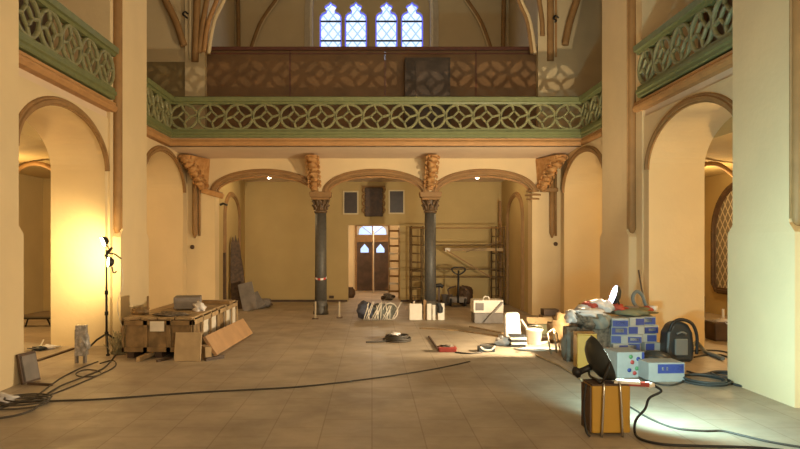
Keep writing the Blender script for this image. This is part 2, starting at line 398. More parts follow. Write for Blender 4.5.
for sg, xx in ((-1, XG), (1, XGR)):   # soffit strip from the arcade wall out to the wing balustrade
    a, b = sorted((xx, xx+sg*.3)); struct(MB().bb(a, b, 13.5, YG-.002, ZB+.01, 4.09).build('ceiling_wing_soffit', 'soffit'))

# upper storey
for sg in (-1, 1):
    a, b = sorted((sg*8.5, sg*4.1)); nm = 'left' if sg < 0 else 'right'
    struct(MB().bb(a, b, YF, YF+.4, 4.1, 10.6).build('wall_upper_'+nm, 'plaster_up'))
    a, b = sorted((sg*8.48, sg*4.12)); mb = MB().bb(a, b, YF-.03, YF-.001, 4.101, 6.14)
    struct(mb.build('trim_wainscot_'+nm, 'olive' if sg < 0 else 'plaster_up'))
    a, b = sorted((sg*4.4, sg*4.1)); struct(MB().bb(a, b, YF+.4, 21, 4.1, 10.6).build('wall_loft_'+nm, 'plaster_up'))
# loft back wall with four lancets
YB = 21.0
def lancet(uc, hw=11.0, grow=0):
    k = 1+grow; pts = [(-hw, 60), (hw, 60), (hw, 17), (hw*.93, 14.2), (hw*.72, 12), (hw*.45, 11), (hw*.42, 9.5), (hw*.6, 7.2), (hw*.5, 4.8), (hw*.2, 3.2), (0, .8)]
    pts = pts+[(-x, y) for x, y in pts[::-1] if abs(x) > 0.01 and y < 60][0:8]
    return [(wx(uc+x*k, YB), wz(y, YB)+(.02*grow)) for x, y in pts]
LU = [330.5, 355.8, 386.5, 412.2]
mb = MB(); holed(mb, [(-4.1, 4.1), (4.1, 4.1), (4.1, 10.6), (-4.1, 10.6)], [lancet(u) for u in LU], lambda a, z, d: Vector((a, YB+d, z)), .3)
struct(mb.build('wall_loft_back', 'plaster_up'))
for i, u in enumerate(LU):
    P = lancet(u); n = len(P); c = wx(u, YB); zc = wz(30, YB)
    fr = MB(); moulding(fr, [(c+(x-c)*.97, z) for x, z in P[1:]+P[:1]], .06, .05, lambda a, z, d: Vector((a, YB+.16-d, z)))
    w = struct(fr.build('window_%d' % (i+1), 'blueglass'))
    g = MB(); g.faces([(x, YB+.17, z) for x, z in P]+[(x, YB+.19, z) for x, z in P], [tuple(range(n)), tuple(range(2*n-1, n-1, -1))]+[(k, (k+1) % n, n+(k+1) % n, n+k) for k in range(n)])
    g.build('pane', 'leaded', w)
    b = MB()
    for v in (20, 39.5): b.bb(c-.33, c+.33, YB+.12, YB+.15, wz(v, YB)-.025, wz(v, YB)+.025)
    b.build('glazing_bar', 'lead', w)
# big splayed embrasure surround; white colour stands in for window light on it
mb = MB(); cx = wx(371.5, YB); hw = wx(434, YB)-cx
pth = [(cx-hw, 5.6)]+[(cx-hw*math.cos(t)*1.0, wz(12, YB)+1.9*math.sin(t)) for t in [PI*k/24 for k in range(25)]]+[(cx+hw, 5.6)]
moulding(mb, pth, .26, .3, lambda a, z, d: Vector((a, YB-d, z)), [(-.5, 0), (-.5, 1), (-.2, 1), (.5, .2), (.5, 0)])
trim(mb, 'white')
mb = MB(); mb.bb(wx(369, YB), wx(373.5, YB), YB-.12, YB-.001, 5.6, 8.6); trim(mb, 'plaster_up')
# ceilings
struct(MB().bb(-9, 9.2, -5, 21.5, 10.6, 10.8).build('ceiling', 'plaster_up'))
# ribs
def rib(pts, r, m='trim', n=8, k=6):
    mb = MB(); mb.tube(smooth_path(pts, k), r, n); return trim(mb, m)
def ext(p, q, e): return p+(p-q)*e
def ribpx(L, Y, r, m='trim', side='plaster', up=3.0):
    P = [W(u, v, Y) for u, v in L]; e = (P[0]-P[1]).normalized()
    rib([P[0]+e*up*.5+Vector((0, 0, 0)), *P], r, m)
Yr = YF-.12
for L, r, m in (([(197, 0), (196.5, 20), (195, 62)], .09, 'trim'), ([(190, 27), (190, 60)], .03, 'plaster_up'), ([(207, 0), (202, 28), (199, 53)], .07, 'trim'), ([(217, 0), (208, 24), (204, 52)], .06, 'orange'),
                ([(224, 0), (214, 22), (208.5, 54)], .05, 'plaster'), ([(165.5, 0), (176, 22), (184, 46)], .085, 'trim'),
                ([(521, 0), (530, 22), (535, 54)], .05, 'plaster'), ([(518, 0), (527, 22), (532, 54)], .05, 'trim'), ([(539, 0), (542, 20), (542.5, 36)], .06, 'trim'), ([(550.5, 0), (550.5, 30), (550.5, 61)], .085, 'trim'),
                ([(556, 20), (556, 57)], .025, 'orange'), ([(577, 0), (570, 22), (565, 45)], .085, 'trim')):
    ribpx(L, Yr, r, m)
for L, r, m in (([(238, 0), (238.5, 25), (238.5, 60)], .06, 'trim'), ([(276, 0), (260, 24), (248, 58)], .06, 'trim'), ([(278, 0), (262, 24), (250, 58)], .03, 'plaster'),
                ([(504, 0), (503.5, 25), (503, 60)], .065, 'trim'), ([(467, 0), (482, 24), (494, 58)], .06, 'trim'), ([(465, 0), (480, 24), (492, 58)], .03, 'plaster')):
    ribpx(L, YB-.1, r, m, up=2)
# half-column clusters of the loft opening
for sg, u0, u1 in ((-1, 186, 206), (1, 537, 556)):
    a, b = wx(u0, YF), wx(u1, YF)
    struct(MB().bb(a, b, YF-.1, YF+.1, 4.11, 10.5).build('wall_loft_pier', 'plaster_up'))
# side gallery arch edges
rib([Vector((6.28, 15.6, 4.2)), Vector((6.28, 15.6, 6.3)), Vector((6.2, 15.6, 7.1)), Vector((5.8, 15.6, 7.8))], .09)
rib([Vector((-6.28, 13.9, 4.2)), Vector((-6.28, 13.9, 8.4))], .05)
rib([Vector((6.26, 13.2, 4.2)), Vector((6.26, 13.2, 7.9))], .07)
# corner roll shafts under the end gallery
for u, m in ((194.5, 'trim'), (552.5, 'trim')):
    x = wx(u, YF-.1); t = MB(); t.tube([(x, YF-.06, wz(238, YF)), (x, YF-.06, wz(233, YF)), (x, YF-.06, 3.78)], [.02, .065, .065], 12)
    t.tube([(x+.1, YF-.02, wz(236, YF)), (x+.1, YF-.02, 3.78)], .03, 8); trim(t, m)
# impost stones of the end arches
trim(MB().box(W(213, 193.5, YF-.06), (.52, .2, .13), Matrix.Rotation(.28, 3, 'Y')), 'carve', bevel=.02)
mb = MB()
for k, r in enumerate((.17, .2, .17)): mb.lathe([(.02, 0), (r, .0), (r, .035), (.02, .035)], W(533, 200-4*k, YF+.1), 14)
trim(mb, 'trim')
trim(MB().box(W(549, 190, YF-.05), (.42, .16, .1)), 'trim', bevel=.02)
trim(MB().box((AC[0][0]-AC[0][1]+.02, YF+.25, 2.97), (.14, .4, .08)), 'trim')
# small holes and fixings on the plaster
tag(MB().tube([W(227, 205, 17.6), W(223, 203.5, 17.5), W(220, 205, 17.47)], .03, 8).build('pipe_stub', 'blackm'), 'short black bent pipe stub poking from the left pier under the loft', 'pipe')
for (u, v, lab) in ((192.5, 247, 'small dark round wall plug below the left brown corner shaft'), (555.5, 244, 'small dark round wall plug below the right brown corner shaft')):
    tag(MB().lathe([(.005, 0), (.05, 0), (.05, .03), (.005, .03)], W(u, v, YF-.005), 12, Matrix.Rotation(PI/2, 3, 'X')).build('wall_plug', 'dwood'), lab, 'plug')
for u, v, lab in ((187, 18, 'iron hook sticking out beside the left vault ribs'), (555, 22, 'iron hook sticking out beside the right vault ribs')):
    p = W(u, v, YF-.1); mb = MB(); mb.tube(smooth_path([p+Vector((0, .12, 0)), p+Vector((0, -.1, 0)), p+Vector((-.07, -.12, .05)), p+Vector((-.02, -.12, .11)), p+Vector((.06, -.12, .06))], 5), .022, 6)
    tag(mb.build('iron_hook', 'blackm'), lab, 'hook')

# ================================================================= columns
def column(x, lab, tape):
    y = YF+.2; t = thing('iron_column', (x, y, 0), lab, 'column', 'iron columns of the porch')
    MB().lathe([(.19, 0), (.19, .07), (.175, .09), (.175, .2), (.18, .21), (.17, .25), (.16, .28), (.15, .34)], (x, y, 0), 16).build('base', 'iron', t)
    MB().lathe([(.148, .32), (.142, 1.2), (.138, 2.50)], (x, y, 0), 24).build('shaft', 'iron', t)
    c = MB(); c.lathe([(.138, 2.48), (.165, 2.50), (.165, 2.53), (.14, 2.55), (.145, 2.65), (.16, 2.78), (.17, 2.80)], (x, y, 0), 16)
    for j, (zz, rr, nn) in enumerate(((2.56, .15, 8), (2.66, .16, 8))):
        for k in range(nn):
            a = 2*PI*(k+.5*j)/nn; d = Vector((math.cos(a), math.sin(a), 0)); p = Vector((x, y, zz))
            c.tube(smooth_path([p+d*rr, p+d*(rr+.01)+Vector((0, 0, .06)), p+d*(rr+.045)+Vector((0, 0, .12)), p+d*(rr+.06)+Vector((0, 0, .09))], 3), [.028]*4+[.025]*4+[.016]*2, 6)
    c.build('capital', 'cap', t)
    a = MB(); a.box((x, y, 2.83), (.44, .44, .06)); a.box((x, y, 2.93), (.50, .40, .13), None, 1.1); a.build('abacus', 'trim', t, bevel=.012)
    if tape:
        z = wz(277, y); r = .147
        b = MB(); n = 24
        for k in range(n):
            a0, a1 = 2*PI*k/n, 2*PI*(k+1)/n; sk = .012; b.mi = (k//2) % 2
            z0, z1 = z+.05*math.sin(a0), z+.05*math.sin(a1)
            b.faces([(x+r*math.cos(a0), y+r*math.sin(a0), z0-.025), (x+r*math.cos(a1), y+r*math.sin(a1), z1-.025), (x+r*math.cos(a1), y+r*math.sin(a1), z1+.025), (x+r*math.cos(a0), y+r*math.sin(a0), z0+.025)], [(0, 1, 2, 3)])
        b.build('barrier_tape', ['tape_r', 'tape_w'], t)['label'] = 'red and white striped tape'
column(wx(320.8, YF+.2), 'slim dark iron column with red and white tape round its shaft', True)
column(wx(430.3, YF+.2), 'slim dark iron column in front of the scaffold tower, without tape', False)

# carved brackets under the gallery
def bracket(u, lab, lean=0.0, w=.10):
    x = wx(u, YF); t = thing('carved_bracket', (x, YF, 3.0), lab, 'bracket', 'carved brackets under the gallery')
    b = MB(); zt = 3.79
    prof = [(0, 3.05), (.12, 3.02), (.2, 3.08), (.2, 3.2), (.3, 3.28), (.36, 3.4), (.5, 3.48), (.6, 3.58), (.78, 3.62), (.86, 3.7), (.86, zt), (0, zt)]
    n = len(prof); V = [(x+d*lean-w*(.6+.5*(z-3)/.8), YF-d, z) for d, z in prof]+[(x+d*lean+w*(.6+.5*(z-3)/.8), YF-d, z) for d, z in prof]
    b.faces(V, [tuple(range(n)), tuple(range(2*n-1, n-1, -1))]+[(i, (i+1) % n, n+(i+1) % n, n+i) for i in range(n)])
    b.build('bracket_body', 'carve', t, bevel=.02)
    rr = random.Random(u); c = MB()
    for (d, z, r) in ((.14, 3.08, .06), (.23, 3.17, .07), (.31, 3.28, .075), (.42, 3.38, .08), (.55, 3.49, .085), (.70, 3.58, .085), (.85, 3.68, .08)):
        xx = x+d*lean
        c.lump((xx+rr.uniform(-.02, .02), YF-d, z), (r*2.3*w/.10, r*1.7, r*1.8), rr.randint(0, 999), .5, 2, False)
        for s in (-1, 1):
            p = Vector((xx+s*w*.8, YF-d*.9, z+.03)); c.tube(smooth_path([p, p+Vector((s*.03, -.02, .05)), p+Vector((s*.07, -.04, .02)), p+Vector((s*.05, -.03, -.03))], 3), [.025]*3+[.022]*6+[.012], 6)
    c.build('carved_foliage', 'carve', t)
bracket(315, 'carved stucco bracket above the taped iron column')
bracket(430, 'carved stucco bracket above the iron column near the scaffold')
bracket(205.5, 'carved stucco bracket in the left corner above the brown corner shaft', -.34, .11)
bracket(540, 'carved stucco bracket in the right corner above the brown corner shaft', .34, .11)

# ================================================================= balustrades
def balustrade(A, B, n, lab, zoff=0, nin=(0, -1), mitre=(0, 0)):
    A, B = Vector((*A, 0)), Vector((*B, 0)); d = (B-A).normalized(); L = (B-A).length; nn = Vector((*nin, 0))
    t = thing('balustrade', (A+B)/2+Vector((0, 0, 4.05+zoff)), lab, 'balustrade', 'green gallery balustrades')
    z0, z1, z2, z3 = 4.05+zoff, 4.24+zoff, 4.78+zoff, 4.94+zoff
    def pt(s, z, o): return A+d*s+nn*o+Vector((0, 0, z))
    def rail(prof):
        mb = MB(); m = len(prof); V = []
        for s, mi in ((0, mitre[0]), (L, -mitre[1])):
            for o, z in prof: V.append(pt(s+mi*o, z, o))
        mb.faces(V, [tuple(range(m)), tuple(range(2*m-1, m-1, -1))]+[(i, (i+1) % m, m+(i+1) % m, m+i) for i in range(m)]); return mb
    rail([(-.06, z2), (.05, z2), (.07, z2+.04), (.11, z2+.05), (.12, z3-.02), (.09, z3), (-.1, z3), (-.1, z2+.05)]).build('top_rail', 'green', t)
    rail([(-.06, z0), (.03, z0), (.05, z0+.02), (.05, z0+.06), (.08, z0+.08), (.08, z0+.13), (.05, z0+.15), (.05, z1), (-.06, z1)]).build('base_rail', 'green', t)
    mb = MB(); a = L/n; zc = (z1+z2)/2; b = (z2-z1)/2
    def strip(path, w, o0, o1, closed=False):
        N = len(path); row = []
        for i in range(N):
            if closed: p, q = path[i-1], path[(i+1) % N]
            else: p, q = path[max(i-1, 0)], path[min(i+1, N-1)]
            tt = Vector((q[0]-p[0], q[1]-p[1])).normalized(); nv = Vector((-tt.y, tt.x))*w/2; x, z = path[i]
            row.append([mb.bm.verts.new(pt(x+nv.x*k, z+nv.y*k, o)) for k, o in ((1, o0), (.55, o1), (-.55, o1), (-1, o0))]+[mb.bm.verts.new(pt(x-nv.x, z-nv.y, -.005)), mb.bm.verts.new(pt(x+nv.x, z+nv.y, -.005))])
        for i in range(N if closed else N-1):
            P, Q = row[i], row[(i+1) % N]
            for k in range(6): mb.bm.faces.new((P[k], P[(k+1) % 6], Q[(k+1) % 6], Q[k]))
    for i in range(n):
        cx = (i+.5)*a; ra, rb = a/2*.985, b*1.0
        strip([(cx+ra*math.cos(2*PI*k/24), zc+rb*math.sin(2*PI*k/24)) for k in range(24)], .06, .025, .045, True)
        q = .21
        strip([(cx+q*a*x, zc+q*a*z) for x, z in ((1, 0), (.52, .52), (0, 1), (-.52, .52), (-1, 0), (-.52, -.52), (0, -1), (.52, -.52))], .052, .02, .04, True)
        for k in range(4):
            th = k*PI/2; P = []
            for j in range(6):
                r = q*a+(.5*a*.96-q*a)*j/5; an = th+.16*math.sin(j/5*PI/2)
                P.append((cx+r*math.cos(an), zc+r*math.sin(an)*(b/(a/2))))
            strip(P, .055, .02, .04)
    mb.build('pierced_tracery', 'green2', t)
balustrade((XG, YG), (XGR, YG), 15, 'long green pierced balustrade across the end gallery', mitre=(1, 1))
balustrade((XG, 13.47), (XG, YG), 3, 'short green balustrade wing left of the end gallery', nin=(1, 0), mitre=(0, 1))
balustrade((XGR, YG), (XGR, 13.47), 3, 'short green balustrade wing right of the end gallery', nin=(-1, 0), mitre=(1, 0))
balustrade((XG, 8.6), (XG, 11.91), 5, 'green side balustrade over the near left arch', .12, nin=(1, 0))
balustrade((XGR-.1, 11.80), (XGR-.1, 8.6), 5, 'green side balustrade over the near right arch', .12, nin=(-1, 0))

# loft parapet
struct(MB().bb(-4.1, 4.1, YF+.012, YF+.44, 3.862, 4.1).build('floor_loft', 'soffit'))
YP = 17.15
t = thing('loft_parapet', (0, YP, 4.1), 'brown painted boarded parapet of the organ loft', 'parapet')
xs = [wx(206, YP), wx(290, YP), wx(385, YP), wx(476, YP), wx(537, YP)]
zt = wz(50.5, YP)
for i in range(4):
    p = MB(); p.bb(xs[i]+.015, xs[i+1]-.015, YP, YP+.06, 4.1, zt)
    p.build('panel', 'wainscot', t)
MB().bb(xs[0], xs[4], YP-.05, YP+.12, zt, wz(47, YP)).build('ledge', 'maroon', t, bevel=.01)
p = MB()
p.bb(xs[0], xs[4], YP-.012, YP, zt-.09, zt-.06)
for x in xs[1:4]: p.bb(x-.012, x+.012, YP-.012, YP+.02, 4.1, zt)
p.build('batten', 'maroon', t)
t = thing('cabinet', W(428, 97, 16.8), 'tall dark grey cabinet standing before the loft parapet behind the balustrade', 'cabinet')
a, b = wx(405, 16.8), wx(450, 16.8); z = wz(58, 16.8)
MB().bb(a, b, 16.75, 17.1, 4.1, z).build('body', mat('cabinet_grey', (.085, .06, .045), .6, noise=.4, nscale=4), t)
MB().bb(a+.25, b-.05, 16.73, 16.75, 4.2, z-.08).build('door', mat('cabinet_door', (.11, .075, .055), .5, noise=.5, nscale=3), t)

# plaques above the doorway
for (u0, u1, v0, v1, lab) in ((343, 358.5, 191, 214.5, 'dark rectangular plaque left of the ornate one above the doorway'), (388.5, 404.5, 190, 214, 'dark rectangular plaque right of the ornate one above the doorway')):
    x0, x1, z0, z1 = wx(u0, 21), wx(u1, 21), wz(v1, 21), wz(v0, 21)
    t = thing('plaque', ((x0+x1)/2, 20.98, z0), lab, 'plaque', 'plain dark plaques')
    f = MB(); f.bb(x0, x1, 20.95, 20.999, z0, z0+.04); f.bb(x0, x1, 20.95, 20.999, z1-.04, z1); f.bb(x0, x0+.04, 20.95, 20.999, z0+.04, z1-.04); f.bb(x1-.04, x1, 20.95, 20.999, z0+.04, z1-.04); f.build('frame', 'plqf', t)
    MB().bb(x0+.04, x1-.04, 20.965, 20.998, z0+.04, z1-.04).build('tablet', 'plq', t)
x0, x1, z0, z1 = wx(363, 21), wx(384.5, 21), wz(216.5, 21), wz(187.5, 21)
t = thing('ornate_plaque', ((x0+x1)/2, 20.98, z0), 'larger dark plaque in a scrolled frame above the doorway', 'plaque')
MB().bb(x0+.05, x1-.05, 20.95, 20.999, z0, z1).build('tablet', mat('tablet_brown', (.10, .05, .025), .5, noise=.5, nscale=10), t, bevel=.02)
f = MB()
for s, xx in ((-1, x0), (1, x1)):
    for k in range(4):
        z = z0+.1+k*.2; f.tube(smooth_path([(xx-s*.06, 20.93, z), (xx, 20.93, z+.05), (xx, 20.93, z+.12), (xx-s*.06, 20.93, z+.17)], 4), .03, 6)
f.bb(x0-.02, x1+.02, 20.93, 20.999, z1, z1+.05); f.build('scroll_frame', 'trim', t)

# ================================================================= lamps
# porch bulbs
for (u, v, lab) in ((269, 176.5, 'small glowing bare bulb hanging inside the left porch arch'), (477, 176.5, 'small glowing bare bulb hanging inside the right porch arch')):
    p = W(u, v, 18.4); t = thing('ceiling_bulb', p, lab, 'bulb', 'bare porch bulbs')
    MB().lathe([(.005, -.06), (.045, -.045), (.055, 0), (.03, .05), (.005, .06)], p, 12).build('bulb', 'bulb', t)
    MB().lathe([(.025, .04), (.025, .09), (.01, .10), (.008, 3.6-p.z)], p, 8).build('holder', 'blackm', t)
def light(kind, name, loc, energy, color, size=.1, target=None, spot=None, blend=.5, sy=None):
    l = bpy.data.lights.new(name, kind); l.energy = energy; l.color = color
    if kind == 'AREA':
        l.size = size
        if sy: l.shape = 'RECTANGLE'; l.size_y = sy
    else: l.shadow_soft_size = size
    if kind == 'SPOT': l.spot_size = spot; l.spot_blend = blend
    o = bpy.data.objects.new(name, l); col.objects.link(o); o.location = loc; o['kind'] = 'structure'
    if target is not None: o.rotation_euler = (Vector(target)-Vector(loc)).to_track_quat('-Z', 'Y').to_euler()
    return o

# work-light stand at the left
Yl = 11.05; base = Vector((wx(106.5, Yl), Yl, 0)); ls = base
t = thing('work_light_stand', base, 'tall black tripod work light stand with two lit lamps by the left arch', 'work light')
MB().tube([base+Vector((0, 0, .28)), base+Vector((0, 0, .95))], .018, 8).build('lower_pole', 'blackm', t)
MB().tube([base+Vector((0, 0, .9)), base+Vector((0, 0, 1.62))], .012, 8).build('upper_pole', 'blackm', t)
for z in (.3, .62, .95): MB().lathe([(.012, -.03), (.03, -.03), (.03, .03), (.012, .03)], base+Vector((0, 0, z)), 10).build('collar', 'blackm', t)
for k in range(3):
    a = PI*.97+k*2*PI/3; d = Vector((math.cos(a), math.sin(a), 0))
    leg = MB(); leg.tube([base+Vector((0, 0, .3)), base+d*.16+Vector((0, 0, .2)), base+d*.34+Vector((0, 0, .03))], .016, 8); lg = leg.build('leg', 'blackm', t)
    MB().box(base+d*.345+Vector((0, 0, .015)), (.045, .045, .03)).build('rubber_foot', 'black', lg)
def lamp_head(p, d, r, parent, lens, nm='lamp_head'):
    m = Vector(d).normalized().to_track_quat('Z', 'Y').to_matrix()
    h = MB(); h.lathe([(.3*r, -.9*r), (.55*r, -.8*r), (.85*r, -.4*r), (1.05*r, .0), (1.1*r, .1*r)], p, 18, m); ho = h.build(nm, 'blackm', parent)
    l = MB(); l.lathe([(.02*r, .12*r), (.9*r, .12*r), (.9*r, .16*r), (.02*r, .16*r)], p, 18, m); l.build('lens', lens, ho)
    return ho
h1 = Vector((wx(103.5, Yl), Yl, wz(241.5, Yl))); h2 = Vector((wx(108.5, Yl), Yl+.02, wz(262, Yl)))
d1 = Vector((-.8, -.6, -.4)); d2 = Vector((-.85, -.5, .1))
lamp_head(h1, d1, .085, t, 'lens_w'); lamp_head(h2, d2, .085, t, 'lens_w')
MB().tube(smooth_path([h1+Vector((.03, 0, -.02)), h1+Vector((.09, 0, -.12)), base+Vector((0, 0, 1.6))], 4), .01, 6).build('lamp_bracket', 'blackm', t); y = MB(); y.tube(smooth_path([base+Vector((0, 0, 1.56)), base+Vector((.12, 0, 1.56)), base+Vector((.24, -.02, 1.48))], 4), .012, 6)
y.build('side_arm', 'blackm', t); y = MB(); y.tube([h2+Vector((.0, 0, .1)), base+Vector((0, 0, 1.5))], .012, 6); y.build('lamp_bracket', 'blackm', t); y = MB(); y.bar(base+Vector((-.02, 0, 1.52)), base+Vector((.09, 0, 1.66)), .035, .03); y.build('clamp_block', 'blackm', t); y = MB(); y.tube(smooth_path([h2+Vector((.05, 0, -.08)), h2+Vector((.07, 0, -.17)), h2+Vector((.12, 0, -.15))], 3), .012, 6)
y.build('grip', 'blackm', t)
c = MB(); c.tube(smooth_path([base+Vector((.22, 0, 1.5)), base+Vector((.26, 0, 1.1)), base+Vector((.17, 0, .75)), base+Vector((.26, -.02, .35)), base+Vector((.32, -.1, .02))], 6), .006, 6); c.build('lamp_cord', 'white', t)
light('SPOT', 'work_light_glow', h1+d1.normalized()*.11, 85, (1, .74, .33), .06, (-5.05, 11.85, 1.42), math.radians(120), 1)
light('SPOT', 'work_light_glow', h2+d2.normalized()*.11, 85, (1, .74, .33), .06, (-5.05, 11.85, 1.5), math.radians(140), 1)

# floodlight on the carton pile, right (pointing left and back)
Yq = 10.7
def dish_light(name, p, d, r, lens, lab, bulge, foot):
    t = thing(name, Vector((p[0], p[1], foot)), lab, 'floodlight')
    m = Vector(d).normalized().to_track_quat('Z', 'Y').to_matrix(); p = Vector(p)
    h = MB(); h.lathe([(.02*r, -.58*r), (.35*r, -.55*r), (.68*r, -.43*r), (.9*r, -.24*r), (.98*r, -.08*r), (1*r, 0), (1.03*r, .03*r), (.97*r, .04*r)], p, 28, m); ho = h.build('reflector', 'bag' , t)
    l = MB(); l.lathe([(.01*r, .045*r), (.93*r, .045*r), (.93*r, .055*r), (.5*r, (.06+bulge)*r), (.01*r, (.07+bulge)*r)], p, 28, m); l.build('lens', lens, ho)
    k = MB(); n = m @ Vector((0, 0, 1)); side = n.cross(Vector((0, 0, 1))).normalized()
    k.tube(smooth_path([p+side*r*1.02, p-n*r*.3+side*r*.9+Vector((0, 0, -r*.7)), Vector((p.x-n.x*r*.2, p.y-n.y*r*.2, foot+.015)), p-n*r*.3-side*r*.9+Vector((0, 0, -r*.7)), p-side*r*1.02], 6), .012, 6)
    k.build('yoke', 'blackm', t)
    return t
pq = Vector((wx(613.5, Yq), Yq, wz(295.5, Yq)))
dq = Vector((-.93, .09, .32))
dish_light('dish_floodlight', pq, dq, .17, 'lens_c', 'lit round floodlight glowing violet white on top of the carton pile', .08, .69)
light('SPOT', 'floodlight_glow', pq+dq.normalized()*.08, 900, (1, .79, .50), .05, pq+Vector((-1, .33, .42)), math.radians(170), .45)
# front floodlight on the yellow case, pointing right
Yc = 6.35
pc = Vector((wx(602, Yc), Yc, wz(358, Yc)))
dc = Vector((.90, .0, .42))
dish_light('dish_floodlight', pc, dc, .215, mat('dish_glow', (.9, 1, .9), .3, emit=(.8, 1, .9), estr=6), 'large dark round floodlight leaning on the front yellow case', 0, .462)
light('SPOT', 'floodlight_glow', pc+dc.normalized()*.08, 310, (.52, .92, .93), .12, pc+Vector((1, .66, .20)), math.radians(172), .6)

# unseen warm fill added behind the camera and overhead, then local glows
light('AREA', 'nave_fill', (3.0, -2.6, 2.7), 400, (1, .77, .47), 4.5, (-.5, 14, 3.2), sy=2.4)  # added fill area light, no lamp stands here
light('AREA', 'nave_fill_high', (0, 9, 10.2), 50, (1, .80, .55), 6, (0, 10, 0))  # weak overhead fill, added without a fitting
light('POINT', 'porch_bulb_glow', W(269, 178, 18.4)+Vector((0, -.1, -.1)), 14, (1, .74, .38), .05)
light('POINT', 'porch_bulb_glow', W(477, 178, 18.4)+Vector((0, -.1, -.1)), 14, (1, .74, .38), .05)
light('POINT', 'vestibule_glow', (0.2, 23.6, 2.5), 75, (1, .82, .58), .15)  # unseen point light added to brighten the vestibule
light('POINT', 'aisle_glow', (7.2, 8.0, 2.2), 230, (1, .66, .28), .2)
light('POINT', 'aisle_glow', (-7.0, 8.4, 2.4), 110, (1, .68, .32), .2)
light('POINT', 'aisle_glow', (-7.2, 13.6, 2.6), 80, (1, .66, .28), .2)  # extra unseen light added so the far left aisle is less dark
light('POINT', 'aisle_glow', (7.2, 15.2, 2.6), 95, (1, .66, .28), .2)
light('AREA', 'loft_daylight', (0, 20.6, 6.8), 30, (.75, .87, 1), 2.2, (0, 15, 5))

# ================================================================= things
# -- crates
def crate(Y0, Y1, lab, label_plate):
    X0, X1, Z0, Z1 = -3.74, -2.70, .10, .60
    t = thing('wooden_crate', ((X0+X1)/2, (Y0+Y1)/2, 0), lab, 'crate', 'long wooden crates')
    def side(nm, f, L, n, m, white):
        p = MB(); 
        for k in range(n):
            p.mi = 1 if (white and k % 3 != 0) else 0
            a = L*(k+.12)/n; b = L*(k+.88)/n; p.faces([f(a, Z0+.05, 0), f(b, Z0+.05, 0), f(b, Z1-.05, 0), f(a, Z1-.05, 0), f(a, Z0+.05, .02), f(b, Z0+.05, .02), f(b, Z1-.05, .02), f(a, Z1-.05, .02)], [(3, 2, 1, 0), (4, 5, 6, 7), (0, 1, 5, 4), (1, 2, 6, 5), (2, 3, 7, 6), (3, 0, 4, 7)])
        p.build('panel', ['wood', 'white'], t)
        r = MB()
        for (a, b, z0, z1) in [(0, L, Z0, Z0+.07), (0, L, Z1-.1, Z1-.03)]+[(L*k/n-.03*(k > 0), L*k/n+.03*(k < n), Z0, Z1) for k in range(n+1)]:
            r.faces([f(a, z0, -.012), f(b, z0, -.012), f(b, z1, -.012), f(a, z1, -.012), f(a, z0, -.035), f(b, z0, -.035), f(b, z1, -.035), f(a, z1, -.035)], [(3, 2, 1, 0), (4, 5, 6, 7), (0, 1, 5, 4), (1, 2, 6, 5), (2, 3, 7, 6), (3, 0, 4, 7)])
        r.build('frame', m, t)
    side('f', lambda a, z, o: Vector((X0+a, Y0+o, z)), X1-X0, 3, 'wood', False)
    side('r', lambda a, z, o: Vector((X1-o, Y0+a, z)), Y1-Y0, 3, 'wood2', True)
    MB().bb(X0+.03, X1-.03, Y0+.03, Y1-.03, Z0, Z0+.45).build('box', 'wood', t)
    for k in range(4): MB().bb(X0+(X1-X0)*k/4+.01, X0+(X1-X0)*(k+1)/4-.01, Y0, Y1, Z1-.035 if False else Z1-.02, Z1+.01).build('lid_board', 'wood2', t)
    for k in (0, 1, 2): MB().bb(X0+.05+k*.42, X0+.15+k*.42, Y0+.05, Y1-.05, 0, Z0).build('runner', 'dwood', t)
    if label_plate: MB().box((wx(158, Y0), Y0-.045, wz(326, Y0)), (.21, .012, .15)).build('label_plate', 'white', t)
crate(10.5, 12.18, 'front wooden crate with a pale plate on its end face', True)
crate(12.24, 13.9, 'rear wooden crate with white side panels, behind the crate with the pale plate', False)
def simple(name, mb, m, lab, cat, group=None, bevel=0): return tag(mb.build(name, m, None, bevel), lab, cat, group)
rotZ = lambda a: Matrix.Rotation(a, 3, 'Z'); rotX = lambda a: Matrix.Rotation(a, 3, 'X'); rotY = lambda a: Matrix.Rotation(a, 3, 'Y')
simple('stone_slab', MB().box((wx(188, 11.9), 11.9, .73), (.44, .5, .2), rotZ(.2)), 'slate', 'grey brown block lying on top of the front wooden crate', 'block', bevel=.015)
simple('paper_bag', MB().lump((wx(200, 11.6), 11.6, .67), (.2, .3, .19), 3, .3), 'rag', 'crumpled pale bag beside the grey block on the crate', 'bag')
simple('wood_offcut', MB().box((wx(214, 12.9), 12.9, .645), (.7, .12, .06), rotZ(-.3)), 'wood', 'rough wood offcut lying on the rear crate', 'offcut')
simple('wood_offcut', MB().box((wx(224, 13.1), 13.1, .64), (.3, .35, .05), rotZ(.2)), 'board', 'pale square offcut lying on the rear crate', 'offcut')
mb = MB(); p0 = Vector((wx(148, 11), 11.0, .61))
mb.bar(p0, p0+Vector((0, 0, .29)), .03); mb.bar(p0+Vector((-.25, 0, .02)), p0+Vector((.02, 0, .1)), .04); mb.lump(p0+Vector((-.12, 0, .05)), (.26, .2, .12), 5, .3)
simple('bent_bracket', mb, 'wood', 'small upright wooden post and scraps on the left end of the front crate', 'scrap')
simple('gravel_scraps', MB().lump((wx(172, 10.8), 10.8, .64), (.5, .3, .07), 8, .4), 'debris', 'low heap of scraps on the front crate', 'scraps')
mb = MB().box((wx(187, 10.22), 10.28, .205), (.39, .03, .42), rotX(-.22))
simple('square_board', mb, 'board', 'beige square board leaning on the front end of the crate', 'board', bevel=.006)
